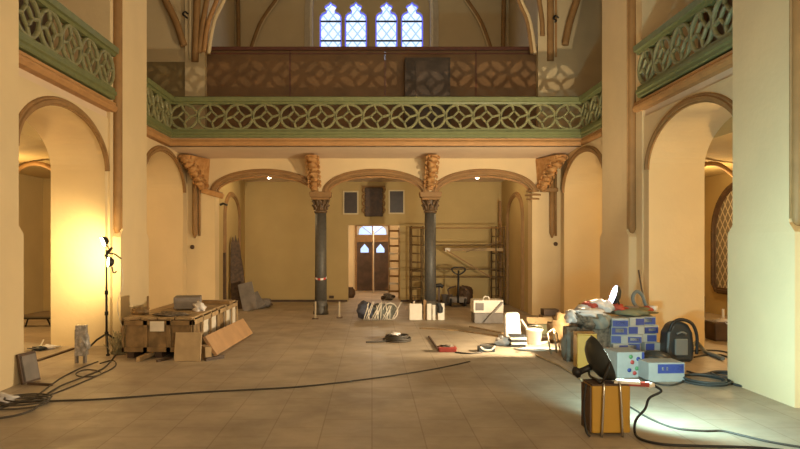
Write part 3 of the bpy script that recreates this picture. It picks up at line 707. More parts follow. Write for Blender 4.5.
a, b = Vector((wx(209, 10.55), 10.6, .165)), Vector((wx(247, 13.2), 13.2, .165)); m = Matrix.Rotation(math.atan2(-(b-a).x, (b-a).y), 3, 'Z') @ rotY(.98)
simple('long_board', MB().box((a+b)/2, (.34, (b-a).length, .05), m), 'plank', 'long orange brown board leaning along the side of the crates', 'board', bevel=.006)
simple('timber_block', MB().box((wx(206.5, 10.5), 10.45, .10), (.09, .3, .19), rotZ(.5)), 'wood2', 'short pale timber block at the near end of the long board', 'timber')
simple('timber_stick', MB().bar((wx(206, 10.3), 10.25, .02), (wx(222, 10.4), 10.5, .03), .05), 'dwood', 'dark stick on the floor below the long board', 'timber')
simple('timber_batten', MB().bar((wx(138, 10.2), 10.2, .03), (wx(152, 10.5), 10.75, .07), .06), 'wood2', 'pale batten pushed under the front crate', 'timber')
simple('timber_stick', MB().bar((wx(158, 10.2), 10.15, .015), (wx(172, 10.5), 10.45, .015), .03), 'dwood', 'thin dark stick on the floor in front of the front crate', 'timber')
# straw heap
mb = MB(); c = Vector((wx(119.5, 10.9), 10.9, 0)); rr = random.Random(3)
for k in range(70):
    a = rr.uniform(0, 6.28); r = rr.uniform(.02, .14); p = c+Vector((math.cos(a)*r, math.sin(a)*r, .01)); q = p+Vector((rr.uniform(-.12, .12), rr.uniform(-.12, .12), rr.uniform(.08, .38)))
    mb.tube([p, (p+q)/2+Vector((rr.uniform(-.04, .04), 0, .03)), q], .006, 4)
o = simple('straw_heap', mb, 'straw', 'pale tangle of straw on the floor left of the front crate', 'straw'); o['kind'] = 'stuff'
# wrapped leg post
c = fl(81.5, 363); t = thing('wrapped_stand', c, 'silvery plastic wrapped stand on two short legs near the light stand', 'stand')
MB().box(c+Vector((0, 0, .33)), (.17, .16, .44), rotZ(.2), .85).lump(c+Vector((.02, 0, .28)), (.2, .2, .3), 11, .2).build('plastic_wrap', 'wrap', t, bevel=.03)
mb = MB(); mb.box(c+Vector((-.07, 0, .24)), (.035, .06, .48)); mb.build('leg', 'slate', t); MB().box(c+Vector((.05, 0, .1)), (.035, .06, .2)).build('leg', 'slate', t)
# panels leaning on the near left pier
c = fl(30, 383)
t = thing('framed_panel', c, 'grey framed panel leaning on the near left pier', 'panel')
m = rotZ(-.15) @ rotY(-.2)
MB().box(c+Vector((-.03, .02, .19)), (.03, .34, .37), m).build('frame', 'dwood', t); MB().box(c+Vector((-.01, .02, .19)), (.03, .27, .31), m).build('face', 'slate', t)
simple('dark_rod', MB().bar(fl(28, 383)+Vector((.05, -.1, .015)), fl(52, 386)+Vector((0, 0, .015)), .03), 'dwood', 'dark rod on the floor in front of the grey framed panel', 'rod')
simple('floor_batten', MB().bar(fl(37, 361.5)+Vector((0, 0, .012)), fl(74, 349)+Vector((0, 0, .012)), .05, .024), 'dwood', 'long thin batten lying across the left archway floor', 'timber')
# aisle trestle
c = W(38, 319, 14.6); t = thing('low_trestle', (c.x, 14.6, 0), 'low black trestle in the left aisle', 'trestle')
z = .19; x0, x1 = wx(24, 14.6)-.15, wx(52, 14.6)+.1
MB().bb(x0, x1, 14.45, 14.75, z-.025, z).build('top', 'blackm', t)
for (u, d) in ((28, -.05), (47, .09)):
    x = wx(u, 14.6); MB().tube([(x, 14.6, z-.02), (x+d, 14.6, .0)], .018, 6).build('leg', 'blackm', t)
for (u, v, w, lab) in ((38, 350.5, .25, 'dark flat hand tool on the left archway floor'), (48, 349, .3, 'pale crumpled rag with tools on the left archway floor')):
    simple('hand_tool' if u < 40 else 'crumpled_rag', MB().lump(fl(u, v)+Vector((0, 0, .03)), (w, .18, .07), int(u), .4), 'bag' if u < 40 else 'rag', lab, 'tool' if u < 40 else 'rag')
simple('pale_peg', MB().bar(fl(40, 347)+Vector((0, 0, .0)), fl(40, 347)+Vector((.06, 0, .12)), .02), 'white', 'small pale upright peg on the left archway floor', 'peg')

# left porch: leaning dark panels
c = Vector((wx(233, 18.6)+.03, 18.6, 0)); t = thing('carved_screen', c, 'tall dark carved panel with pointed crown leaning in the left porch', 'panel')
p = MB(); P = [(-.24, 0), (.24, 0), (.22, .9), (.12, 1.55), (.09, 1.75), (.05, 1.62), (0, 1.82), (-.05, 1.62), (-.09, 1.78), (-.16, 1.6), (-.22, .9)]
n = len(P); f = lambda x, z, o: Vector((c.x+.12+x*.7-z*.06, 18.6+x*.5+o+z*.05, z*1.08))
p.faces([f(x, z, 0) for x, z in P]+[f(x, z, .06) for x, z in P], [tuple(range(n)), tuple(range(2*n-1, n-1, -1))]+[(i, (i+1) % n, n+(i+1) % n, n+i) for i in range(n)])
p.build('board', mat('carved_brown', (.12, .07, .04), .6, noise=.6, nscale=14, bump=.6, bscale=20), t)
for k in range(4): MB().bar(f(-.2+.01*k, .25+.38*k, -.015), f(.2-.02*k, .25+.38*k, -.015), .03).build('cross_moulding', 'dwood', t)
c = Vector((wx(223.5, 18.0), 17.9, 0)); simple('dark_plank', MB().bb(c.x-.03, c.x+.07, 17.9, 17.98, 0, 1.5), 'dwood', 'narrow dark plank standing at the left edge of the porch', 'plank')
c = fl(247, 311); simple('grey_slab', MB().box(c+Vector((0, .1, .36)), (.38, .05, .74), rotX(-.25) @ rotY(-.25)), 'slate', 'larger grey slab leaning below the carved panel', 'slab', bevel=.01)
c = fl(256, 309.5); simple('grey_slab', MB().box(c+Vector((-.02, .15, .22)), (.3, .05, .46), rotX(-.4) @ rotY(-.5)), 'slate', 'smaller grey slab behind the larger leaning slab', 'slab', bevel=.01)
simple('rubble_sack', MB().lump(fl(262, 308)+Vector((0, 0, .12)), (.5, .35, .26), 4, .4), 'slate', 'dark lumpy sack right of the grey slabs', 'sack')
simple('white_jar', MB().lathe([(.05, 0), (.06, .02), (.06, .15), (.03, .19), (.03, .22)], fl(226, 306), 12), 'white', 'small pale jar at the foot of the carved panel', 'jar')
# barrier posts
for u, v, h, lab in ((315.5, 319, .40, 'short thin pale post left of the taped column'), (339.5, 318, .38, 'short thin pale post right of the taped column')):
    c = fl(u, v); t = thing('barrier_post', c, lab, 'post'); MB().bar(c, c+Vector((0, 0, h)), .035).build('post', 'metalpale', t); MB().box(c+Vector((0, 0, .012)), (.14, .14, .024)).build('foot', 'dwood', t)
simple('wall_socket', MB().box(W(331.5, 297, 20.97), (.14, .05, .08)), 'dwood', 'small dark socket box low on the porch back wall', 'socket')
# sack bundle
c = fl(377, 320); t = thing('wire_bundle', c, 'bundle of pale sticks and wire bagged in the middle of the doorway floor', 'bundle')
MB().lump(c+Vector((-.25, .1, .2)), (.42, .4, .42), 21, .2).build('sack', 'bluebag', t)
MB().lump(c+Vector((.1, .1, .17)), (.6, .36, .36), 22, .25).build('crumpled_bag', 'tarp', t)
mb = MB(); rr = random.Random(5)
for k in range(16):
    x = -.3+k*.042; p = c+Vector((x, -.12, .01)); q = p+Vector((rr.uniform(-.05, .22), .06, rr.uniform(.3, .42))); mb.tube([p, (p+q)/2+Vector((0, -.03, 0)), q], .011, 5)
mb.build('stick_bunch', 'white', t)
mb = MB(); mb.tube([c+Vector((.3+.17*math.cos(k/12*PI*2), -.05, .2+.19*math.sin(k/12*PI*2))) for k in range(12)], .012, 6, True); mb.build('wire_loop', 'white', t)
# white blocks by column 2
for (u0, u1, v, h, lab) in ((409.5, 422, 320, .37, 'upright white board block left of the second column'), (427, 431.5, 320, .37, 'narrow upright white batten before the second column'), (432.5, 435.5, 320, .34, 'thinner upright white batten between its neighbours before the second column'), (438, 444.5, 320, .38, 'upright white board right of the second column')):
    Y = 15.85; a, b = wx(u0, Y), wx(u1, Y); simple('white_board', MB().bb(a, b, Y, Y+.1, 0, h), 'white', lab, 'board', 'white boards stood around the second column', .008)
simple('pointed_stick', MB().tube([W(414, 320, 15.98), W(414, 301, 15.98)], .015, 6), 'white', 'thin pale stick rising behind the left white block', 'stick')
simple('black_glove', MB().tube(smooth_path([W(438, 303, 15.8), W(440, 308, 15.8), W(439.5, 313, 15.8)], 4), [.05]*4+[.07]*4+[.03], 8), 'black', 'black glove hanging on the right white board', 'glove')
simple('brown_post', MB().bb(wx(423.5, 16), wx(426, 16), 15.95, 16.05, 0, .45), 'trim', 'short brown post between the white blocks', 'post')

# carton with dark base
Y = 15.2; a, b = wx(474.5, Y), wx(503.5, Y)
t = thing('white_chest', ((a+b)/2, Y, 0), 'white box standing on a dark case in the right porch', 'box')
MB().bb(a, b, Y, Y+.5, 0, .22).build('dark_case', 'slate', t, bevel=.01)
MB().bb(a-.02, b, Y+.0, Y+.5, .225, .50).build('white_box', 'white', t, bevel=.01)
MB().bb(a+.02, a+.2, Y-.012, Y, .28, .44).build('vent_panel', 'slate', t); MB().tube(smooth_path([(a+.22, Y+.2, .5), (a+.25, Y+.2, .56), (a+.33, Y+.2, .56), (a+.36, Y+.2, .5)], 3), .012, 6).build('handle', 'white', t)
simple('diagonal_strut', MB().bar(W(484, 323, Y-.08), W(503, 302, Y-.08), .035), 'slate', 'grey strut leaning diagonally on the white box', 'strut')

# scaffold tower
Y = 19.9; t = thing('scaffold_tower', (wx(455, Y), Y, 0), 'tall pale metal scaffold tower at the back of the right porch', 'scaffold')
zt = wz(226, Y)
for (u0, u1) in ((411.5, 423), (496, 504)):
    for yy in (Y, Y+.75):
        f = MB(); a, b = wx(u0, Y), wx(u1, Y)
        f.tube([(a, yy, .05), (a, yy, zt)], .022, 6); f.tube([(b, yy, .05), (b, yy, zt)], .022, 6)
        for k in range(9): f.tube([(a, yy, .2+k*.25), (b, yy, .2+k*.25)], .016, 6)
        f.build('ladder_frame', 'scaf', t)
for v in (228, 245, 277, 269):
    f = MB(); z = wz(v, Y); f.tube([(wx(411, Y), Y-.03, z), (wx(504, Y), Y-.03, z)], .02, 6); f.build('rail', 'scaf' if v != 228 else 'trim', t)
MB().bar(W(446, 250, Y-.06), W(491, 277.5, Y-.06), .035).build('brace', 'trim', t)
MB().bar(W(466, 252, Y-.05), W(500, 241, Y-.05), .02).build('brace', 'scaf', t)
MB().bb(wx(446, Y), wx(503, Y), Y, Y+.7, wz(251, Y), wz(248, Y)).build('platform', 'wood2', t)
MB().bb(wx(445, Y), wx(450, Y), Y-.05, Y+.02, wz(251.5, Y), wz(248, Y)).build('platform_clamp', 'white', t)
for u in (412, 422.5, 497, 503.5):
    MB().lathe([(.02, 0), (.05, 0), (.05, .04), (.02, .06)], (wx(u, Y), Y, 0), 8).build('foot', 'black', t)
# tall timber posts beside the scaffold
simple('tall_post', MB().bb(3.74, 3.81, 20.6, 20.7, 0, 3.0), 'trim', 'tall brown post standing right of the scaffold tower', 'post')
# pallet jack
c = fl(458, 306.5); t = thing('hand_truck', c, 'dark hand truck with loop handle before the scaffold tower', 'hand truck')
mb = MB(); mb.tube([c+Vector((0, 0, .1)), c+Vector((.02, .05, 1.0))], .028, 8); mb.build('shaft', 'black', t)
h = c+Vector((.02, .05, 1.0)); mb = MB(); mb.tube(smooth_path([h+Vector((0, 0, -.12)), h+Vector((-.16, 0, -.03)), h+Vector((-.17, 0, .06)), h+Vector((0, 0, .08)), h+Vector((.17, 0, .06)), h+Vector((.16, 0, -.03))], 5, True), .022, 6, True); mb.build('handle', 'black', t)
mb = MB(); mb.box(c+Vector((0, .25, .18)), (.5, .5, .16)); mb.build('body', 'slate', t, bevel=.02)
for s in (-1, 1):
    MB().lathe([(.02, -.03), (.11, -.03), (.12, 0), (.11, .03), (.02, .03)], c+Vector((s*.2, .05, .12)), 16, rotY(PI/2)).build('wheel', 'black', t)
    mb = MB(); mb.tube(smooth_path([c+Vector((s*.1, .05, .1)), c+Vector((s*.27, .1, .45)), c+Vector((s*.05, .1, .55))], 5), .022, 6); mb.build('guard', 'dwood', t)
simple('dark_bucket', MB().lathe([(.12, 0), (.16, .3), (.165, .3), (.15, .29)], fl(447, 305), 16), 'slate', 'dark bucket left of the hand truck', 'bucket')
simple('grey_sack', MB().lump(fl(466, 305.5)+Vector((0, .3, .25)), (.45, .35, .55), 17, .2), 'dwood', 'dark sack standing behind the hand truck', 'sack')
simple('wall_spigot', MB().tube(smooth_path([W(435, 286, 19), W(440, 285, 19), W(443, 287, 19)], 3), .05, 8), 'black', 'black power tool on a post right of the second column', 'tool')
simple('tool_post', MB().bb(wx(438, 19.05), wx(440, 19.05), 19.03, 19.1, 0, wz(286, 19)), 'dwood', 'thin dark post carrying the black power tool', 'post')
# vestibule clutter: rack of pale boards on the right
Y = 22.3; t = thing('step_ladder', (wx(394, Y), Y, 0), 'pale ladder standing in the doorway beside the wooden door', 'ladder')
for u in (389, 399): MB().bar((wx(u, Y), Y, 0), (wx(u, Y), Y, 2.25), .045).build('stile', 'wood2', t)
for k in range(9): MB().bb(wx(389, Y), wx(399, Y), Y-.03, Y+.03, .2+k*.24, .26+k*.24).build('rung', 'white' if k % 2 else 'trim', t)
simple('door_brace', MB().bar((wx(373.5, 24.5), 24.5, 0), (wx(373.5, 24.5), 24.5, 2.2), .04), 'metalpale', 'pale upright prop in front of the wooden door', 'prop')
simple('dark_pot', MB().lathe([(.1, 0), (.16, .1), (.15, .25), (.08, .32), (.09, .34)], Vector((wx(350.5, 22.6), 22.6, 0)), 14), 'dwood', 'dark round pot at the left side of the doorway', 'pot')
simple('debris_heap', MB().lump((wx(388, 21.6), 21.6, .1), (.35, .3, .22), 9, .5), 'debris', 'small heap of debris at the foot of the ladder', 'heap')
# ---- floor middle
def cable(name, pts, r, m, lab, cat='cable', k=8, closed=False):
    P = [fl(u, v, 0) for u, v in pts]; P = smooth_path(P, k, closed)
    P = [p+Vector((0, 0, r*1.02)) for p in P]
    return simple(name, MB().tube(P, r, 6, closed), m, lab, cat)
cable('floor_cable', [(20, 403), (60, 401.5), (100, 400), (150, 396.5), (200, 393), (250, 390.5), (300, 387.5), (352, 382)], .010, 'cable', 'long black cable running across the floor from the left coil')
cable('floor_cable', [(351, 381.8), (395, 376), (440, 368.5), (470, 362)], .009, 'cable', 'thin faint cable on the mid floor beyond the long black cable')
cable('floor_cable', [(-6, 411), (20, 403), (42, 397), (62, 386), (85, 377), (103, 369), (112, 360), (118, 352)], .010, 'cable', 'black cable from the left coil to the straw beside the crate')
cable('floor_cable', [(-6, 409), (25, 401), (48, 396), (70, 388), (98, 376), (115, 367), (113, 361), (100, 364)], .009, 'cable', 'second black cable running beside the first towards the crate')
cable('floor_cable', [(98, 362), (80, 369), (62, 378), (52, 385), (36, 397)], .009, 'cable', 'thin black cable curving left of the other two towards the coil')
cable('cable_loop', [(76, 374), (84, 370.5), (96, 371), (101, 374), (94, 377), (80, 377)], .008, 'cable', 'small oval loop of black cable near the crate', closed=True)
# coil left
mb = MB(); c = fl(24, 404)
for k in range(3):
    rx, ry = .30-.03*k, .27-.04*k; cc = c+Vector((.03*k-.05, .05*k-.03, .014+.02*k)); mb.tube([cc+Vector((rx*math.cos(a), ry*math.sin(a), 0)) for a in [2*PI*i/32 for i in range(32)]], .009, 6, True)
simple('cable_coil', mb, 'cable', 'coil of black cable lying on the floor at the far left', 'cable coil')
cable('floor_cable', [(-8, 420), (15, 416.5), (32, 411), (43, 403)], .010, 'cable', 'black cable curving off the left coil to the picture edge')
simple('white_rag', MB().lump(fl(5, 402)+Vector((0, 0, .04)), (.22, .2, .1), 31, .4), 'rag', 'crumpled white rag by the left cable coil', 'rag')
# central coil
mb = MB(); c = fl(397, 340.5)
for k in range(4):
    rx, ry = .24-.02*k, .30-.04*k; cc = c+Vector((.02*(k % 2), .02*k, .018+.022*k)); mb.tube([cc+Vector((rx*math.cos(a), ry*math.sin(a), .004*math.sin(3*a))) for a in [2*PI*i/32 for i in range(32)]], .017, 6, True)
simple('cable_coil', mb, 'cable', 'coil of dark cable with pale ties in the centre of the floor', 'cable coil')
cable('floor_cable', [(366, 343), (376, 342.6), (386, 342)], .016, 'cable', 'cable end sticking out left of the central coil')
simple('pale_tie', MB().lump(fl(394, 339)+Vector((0, 0, .09)), (.2, .2, .06), 12, .5), 'rag', 'pale rag lying in the central cable coil', 'rag')
# red tray, black tray, rod
c = fl(447.5, 352); t = thing('red_tray', c, 'low red tray on the mid floor', 'tray')
MB().box(c+Vector((0, .06, .04)), (.27, .2, .075), None, 1.08).build('tray', 'red', t, bevel=.01); MB().lump(c+Vector((0, .06, .08)), (.2, .15, .05), 4, .5).build('contents', 'debris', t)
c = fl(487, 352); t = thing('tool_tray', c, 'black open tray with pale rim right of the red tray', 'tray')
MB().box(c+Vector((0, .1, .035)), (.26, .2, .07)).build('tray', 'bag', t, bevel=.01)
mb = MB(); mb.tube(smooth_path([c+Vector((-.11, -.02, .09)), c+Vector((-.05, -.03, .04)), c+Vector((.06, -.03, .04)), c+Vector((.12, -.02, .1))], 4), .014, 6); mb.build('rim', 'white', t)
simple('rod', MB().bar(fl(429, 337)+Vector((0, 0, .012)), fl(438, 350)+Vector((0, 0, .012)), .025), 'dwood', 'dark rod lying left of the red tray', 'rod')
cable('floor_cable', [(455, 353), (470, 354.2), (482, 353)], .012, 'cable', 'short dark lead between the red tray and the black tray')
cable('floor_cable', [(480, 346), (495, 345), (508, 343)], .014, 'cable', 'short dark cable behind the black tray')
for pts, lab in (([(420, 328), (460, 330.5), (503, 337)], 'nearer of two long dark battens on the far floor'), ([(470, 326.5), (503, 333)], 'farther of two long dark battens on the far floor')):
    P = [fl(u, v, .012) for u, v in pts]; mb = MB()
    for p, q in zip(P, P[1:]): mb.bar(p, q, .06, .024)
    simple('floor_batten', mb, 'wood', lab, 'timber')
# centre-right debris
Y = 12.6; c = fl(512, 338)
t = simple('white_sack', MB().box(c+Vector((0, 0, .24)), (.30, .2, .46), rotY(-.05), .9), 'rag', 'white sack standing upright on the mid right floor', 'sack', bevel=.05)
c = fl(518, 347)
for k in range(5):
    simple('thin_case', MB().box(c+Vector((.012*(k % 2), .06, .02+.042*k)), (.26, .22, .03), rotZ(.1*(k % 3-1))), 'black' if k % 2 == 0 else 'white', ['lowest black case of the stack before the white sack', 'white case second from the bottom of the stack before the white sack', 'black case in the middle of the stack before the white sack', 'white case second from the top of the stack before the white sack', 'topmost black case of the stack before the white sack'][k], 'case', 'stack of thin cases', .005)
simple('pale_rag', MB().lump(fl(504, 345)+Vector((0, 0, .06)), (.26, .2, .16), 41, .4), 'rag', 'pale crumpled rag left of the stack of thin cases', 'rag')
simple('white_pole', MB().bar(W(521, 320, 13.2), W(530, 334, 12.9), .045), 'white', 'short white pole leaning right of the white sack', 'pole')
c = fl(534, 344); t = thing('paint_bucket', c, 'white bucket on the mid right floor', 'bucket')
MB().lathe([(.11, 0), (.145, .24), (.155, .24), (.155, .26), (.13, .26), (.10, .03)], c, 18).build('pail', 'white', t); mb = MB(); mb.tube(smooth_path([c+Vector((-.15, 0, .24)), c+Vector((-.1, -.1, .32)), c+Vector((.1, -.1, .32)), c+Vector((.15, 0, .24))], 5), .006, 5); mb.build('handle', 'chrome', t)
simple('open_carton', MB().box(fl(545, 335)+Vector((0, .15, .13)), (.5, .35, .24), rotZ(.2)), 'olivecloth', 'olive brown carton behind the white bucket', 'carton', bevel=.01)
simple('open_flap', MB().box(fl(543, 335)+Vector((-.05, 0, .27)), (.5, .2, .015), rotX(.5)), 'wood2', 'pale board lying on the olive carton', 'board')
for i, (u0, v0, u1, v1, r) in enumerate(((536, 337, 553, 340, .03), (538, 345, 548, 343, .02))):
    simple('white_tube', MB().tube([fl(u0, v0)+Vector((0, 0, r)), fl(u1, v1)+Vector((0, 0, r))], r, 8), 'white', ['upper white pipe right of the white bucket', 'lower white pipe on the floor by the white bucket'][i], 'pipe')
simple('floor_sheet', MB().lump(fl(536, 349.5)+Vector((0, 0, .012)), (.7, .35, .03), 51, .3), 'white', 'flat pale sheet on the floor before the white bucket', 'sheet')
c = fl(551, 354); t = thing('wire_chair', c, 'grey folding frame of thin tubes between bucket and grey tarp', 'frame')
for k, (dx, dz) in enumerate(((0, .33), (.12, .38), (.2, .3))):
    MB().tube([c+Vector((dx, .1*k, 0)), c+Vector((dx-.06, .1*k, dz))], .014, 6).build('tube', 'metalpale', t)
mb = MB(); mb.tube([c+Vector((-.06, 0, .33)), c+Vector((.06, .1, .38)), c+Vector((.14, .2, .3))], .012, 6); mb.build('crossbar', 'metalpale', t)
simple('brown_sack', MB().lump(fl(563, 345)+Vector((0, .2, .2)), (.35, .4, .5), 61, .3), 'wood', 'brown lumpy sack left of the grey tarp', 'sack')
simple('small_box', MB().box(fl(556, 331)+Vector((0, .5, .33)), (.3, .3, .12)), 'dwood', 'dark small box behind the brown sack', 'box')
simple('box_support', MB().box(fl(556, 331)+Vector((0, .5, .13)), (.36, .34, .26)), 'wood', 'wooden box below the dark small box', 'box')

# ---- right pile
base = fl(588, 362); 
c = Vector((wx(585, 10.2), 10.2, 0))
simple('grey_tarp', MB().lump(c+Vector((-.13, .12, .22)), (.34, .5, .56), 71, .12), 'tarp', 'grey tarp hanging over the left end of the pile', 'tarp')
simple('support_crate', MB().bb(wx(580, 10.4), wx(606, 10.4)+.1, 10.3, 11.0, 0, .52), 'debris', 'cluttered crate under the rags', 'crate', bevel=.02)
rr = random.Random(9)
for i, (u, v, w, h, m, nm, lab) in enumerate(((584, 309.5, .26, .15, 'rag', 'white_rag', 'white rag left of the red rag on the pile'), (590, 306.5, .2, .14, 'redr', 'red_rag', 'red rag on top of the pile'), (597, 306, .25, .2, 'rag', 'white_rag', 'bright white rag right of the red rag on the pile'), (605, 307.5, .22, .17, 'rag', 'white_rag', 'white rag directly left of the glowing floodlight'), (588, 313, .4, .12, 'rag', 'white_cloth', 'flat white cloth under the red rag'),
        (580, 318, .22, .2, 'debris', 'clutter_bag', 'brown mottled bag at the left end of the pile'), (590, 322, .3, .25, 'debris', 'clutter_bag', 'brown mottled bag below the red rag'), (600, 321, .3, .26, 'tarp', 'clutter_bag', 'grey bag left of the tile cartons'), (617, 308, .2, .12, 'redr', 'pink_rag', 'dull red rag right of the glowing floodlight'), (571, 317, .15, .2, 'rag', 'white_cup', 'pale can at the far left of the pile'))):
    Y = 10.25+.3*(v < 310)
    simple(nm, MB().lump(W(u, v, Y), (w, .28, h), 80+i, .35), m, lab, 'rag' if 'rag' in nm or 'cloth' in nm else 'bag')
simple('can_stand', MB().box(Vector((wx(571, 10.25), 10.3, .25)), (.16, .2, .5)), 'debris', 'narrow brown box under the pale can', 'box')
mb = MB(); mb.tube([W(580, 303, 10.6), W(579.5, 312, 10.6)], .02, 6); simple('yellow_stick', mb, 'yellow', 'small yellow stick poking up from the rags', 'stick')
# tile cartons
def carton(p, d, rz, lab, prints, name='tile_carton', grp='blue and white tile cartons', m='whitec', root=None):
    t = thing(name, p, lab, 'carton', grp); rot = rotZ(rz); p = Vector(p)
    MB().box(p+Vector((0, 0, d[2]/2)), d, rot).build('box', m, t, bevel=.006)
    for (x0, x1, z0, z1, mm) in prints:
        MB().box(p+rot @ Vector(((x0+x1)/2*d[0], -d[1]/2-.003, (z0+z1)/2*d[2])), ((x1-x0)*d[0], .006, (z1-z0)*d[2]), rot).build('printed_band' if mm == 'blue' else 'printed_patch', mm, t)
    return t
stackx = [wx(621, 10.2), wx(638, 10.2), wx(655, 10.2)]
names = ['left', 'middle', 'right']; lev = ['bottom', 'second lowest', 'third lowest', 'fourth lowest', 'top']
for j, x in enumerate(stackx):
    for k in range(5):
        rr = random.Random(j*7+k); h = .125
        pr = [[(-.46, .1, .1, .9, 'blue')], [(-.46, .46, .05, .75, 'blue'), (-.2, .3, .3, .6, 'whitec')], [(-.1, .46, .1, .85, 'blue')], [(-.46, .46, .1, .9, 'blue'), (-.25, .25, .35, .8, 'whitec')]][(j+k*2+(k > 2)) % 4]
        carton((x+rr.uniform(-.02, .02), 10.35+rr.uniform(-.03, .03)+.1*j, .001+k*(h+.002)), (.24, .3, h), rr.uniform(-.25, .25), '%s carton of the %s stack in the pile of blue and white tile cartons' % (lev[k], names[j]), pr)
simple('olive_cloth', MB().lump((wx(631, 10.55), 10.6, .69), (.62, .5, .13), 91, .25), 'olivecloth', 'olive cloth spread on top of the tile cartons', 'cloth')
mb = MB(); p = W(625, 309, 10.6); mb.tube([p, p+Vector((.2, 0, -.015))], .05, 8); mb.tube([p+Vector((.2, 0, -.015)), p+Vector((.34, 0, -.05))], .03, 8)
simple('power_grinder', mb, 'slate', 'grey power tool lying on the olive cloth', 'tool')
mb = MB(); Yh = 10.9
mb.tube(smooth_path([W(641, 311, Yh), W(634, 303, Yh), W(633, 296, Yh), W(637, 291.5, Yh), W(642, 295, Yh), W(645, 303, Yh), W(648, 310, Yh)], 6), .028, 8)
simple('bent_hose', mb, 'greyd', 'grey hose bent into a hook above the tile cartons', 'hose')
simple('thin_rod', MB().tube([W(638.5, 270, Yh+.1), W(641.5, 288, Yh+.1), W(647, 311, Yh+.1), fl(656, 353, .01)], .014, 6), 'dwood', 'thin dark rod rising above the tile cartons', 'rod')
simple('red_tool', MB().lump(W(647, 309.5, 10.75), (.17, .2, .1), 33, .3), 'redr', 'dull red object at the right end of the pile top', 'tool')
simple('white_pot', MB().lathe([(.05, 0), (.06, .1), (.06, .11), (.045, .11)], W(653.5, 313, 10.75), 12), 'white', 'small white pot at the right end of the pile top', 'pot')
simple('black_bag', MB().lump(Vector((wx(653, 9.6), 9.65, .1)), (.42, .35, .26), 101, .25), 'bag', 'low black bag before the tile cartons', 'bag')
# rucksack-like vacuum
c = fl(680.5, 362); t = thing('vacuum_cleaner', c, 'black rounded vacuum cleaner with grey front panel beside the right arch', 'vacuum')
mb = MB(); prof = [(-.19, 0), (.19, 0), (.21, .2), (.19, .42), (.12, .55), (0, .6), (-.12, .55), (-.19, .42), (-.21, .2)]; prof2 = [(x, z) for x, z in prof]
n = len(prof); mb.faces([(c.x+x, c.y, z) for x, z in prof]+[(c.x+x*.95, c.y+.3, z*.97) for x, z in prof], [tuple(range(n)), tuple(range(2*n-1, n-1, -1))]+[(i, (i+1) % n, n+(i+1) % n, n+i) for i in range(n)])
mb.build('body', 'bag', t, bevel=.04)
MB().box(c+Vector((0, -.02, .22)), (.19, .04, .24)).build('front_panel', 'greyd', t, bevel=.015)
mb = MB(); mb.tube(smooth_path([c+Vector((-.17, -.02, .45)), c+Vector((-.12, -.04, .58)), c+Vector((0, -.04, .62)), c+Vector((.15, -.04, .56)), c+Vector((.22, -.04, .38)), c+Vector((.22, -.03, .12))], 6), .024, 8); mb.build('handle', 'black', t)
mb = MB(); mb.tube(smooth_path([c+Vector((-.07, -.03, .41)), c+Vector((0, -.05, .44)), c+Vector((.07, -.03, .41))], 4), .015, 6); mb.build('buckle', 'greyd', t)
mb = MB(); q0 = fl(697, 350); mb.tube(smooth_path([c+Vector((.2, .1, .2)), q0+Vector((0, 0, .12)), fl(705, 354)+Vector((0, 0, .04)), fl(716, 358)+Vector((0, 0, .035)), fl(723, 361)+Vector((0, 0, .035))], 6), .03, 8)
simple('suction_hose', mb, 'greyd', 'grey hose lying right of the vacuum cleaner', 'hose')
cable('floor_cable', [(690, 352), (705, 351), (722, 352), (735, 356)], .013, 'cable', 'dark cable on the floor of the right archway, the farther one')
cable('floor_cable', [(694, 358), (708, 355.5), (722, 356), (735, 361)], .013, 'cable', 'dark cable on the floor of the right archway, the nearer one')
# printed boxes
c = fl(626, 378.5); t = carton((c.x+.05, c.y+.25, 0), (.36, .42, .33), .12, 'white box printed with coloured balls behind the front yellow case', [], 'printed_box', None)
rot = rotZ(.12); cc = Vector((c.x+.05, c.y+.25, 0))
for (x, z, m) in ((.02, .2, 'ball_r'), (.08, .12, 'ball_g'), (.1, .24, 'blue'), (-.02, .1, 'blue'), (.05, .06, 'ball_r'), (.0, .27, 'ball_g')):
    MB().lathe([(.002, 0), (.027, 0), (.027, .004), (.002, .004)], cc+rot @ Vector((x, -.212, z)), 14, rot @ rotX(PI/2)).build('printed_ball', m, t)
MB().box(cc+rot @ Vector((.165, -.213, .165)), (.03, .006, .32), rot).build('printed_band', 'blue', t)
c = fl(667, 382.5); carton((c.x, c.y+.2, 0), (.46, .34, .24), .06, 'low white and blue carton on the floor before the vacuum cleaner', [(-.25, .47, .45, .92, 'blue'), (.2, .45, .55, .85, 'whitec'), (-.02, .03, .6, .78, 'whitec'), (-.14, -.08, .6, .78, 'whitec')], 'printed_carton', None)
simple('paint_tray', MB().box(fl(648, 360)+Vector((0, .1, .03)), (.3, .2, .05)), 'greyd', 'grey tray between the two printed boxes', 'tray', bevel=.01)
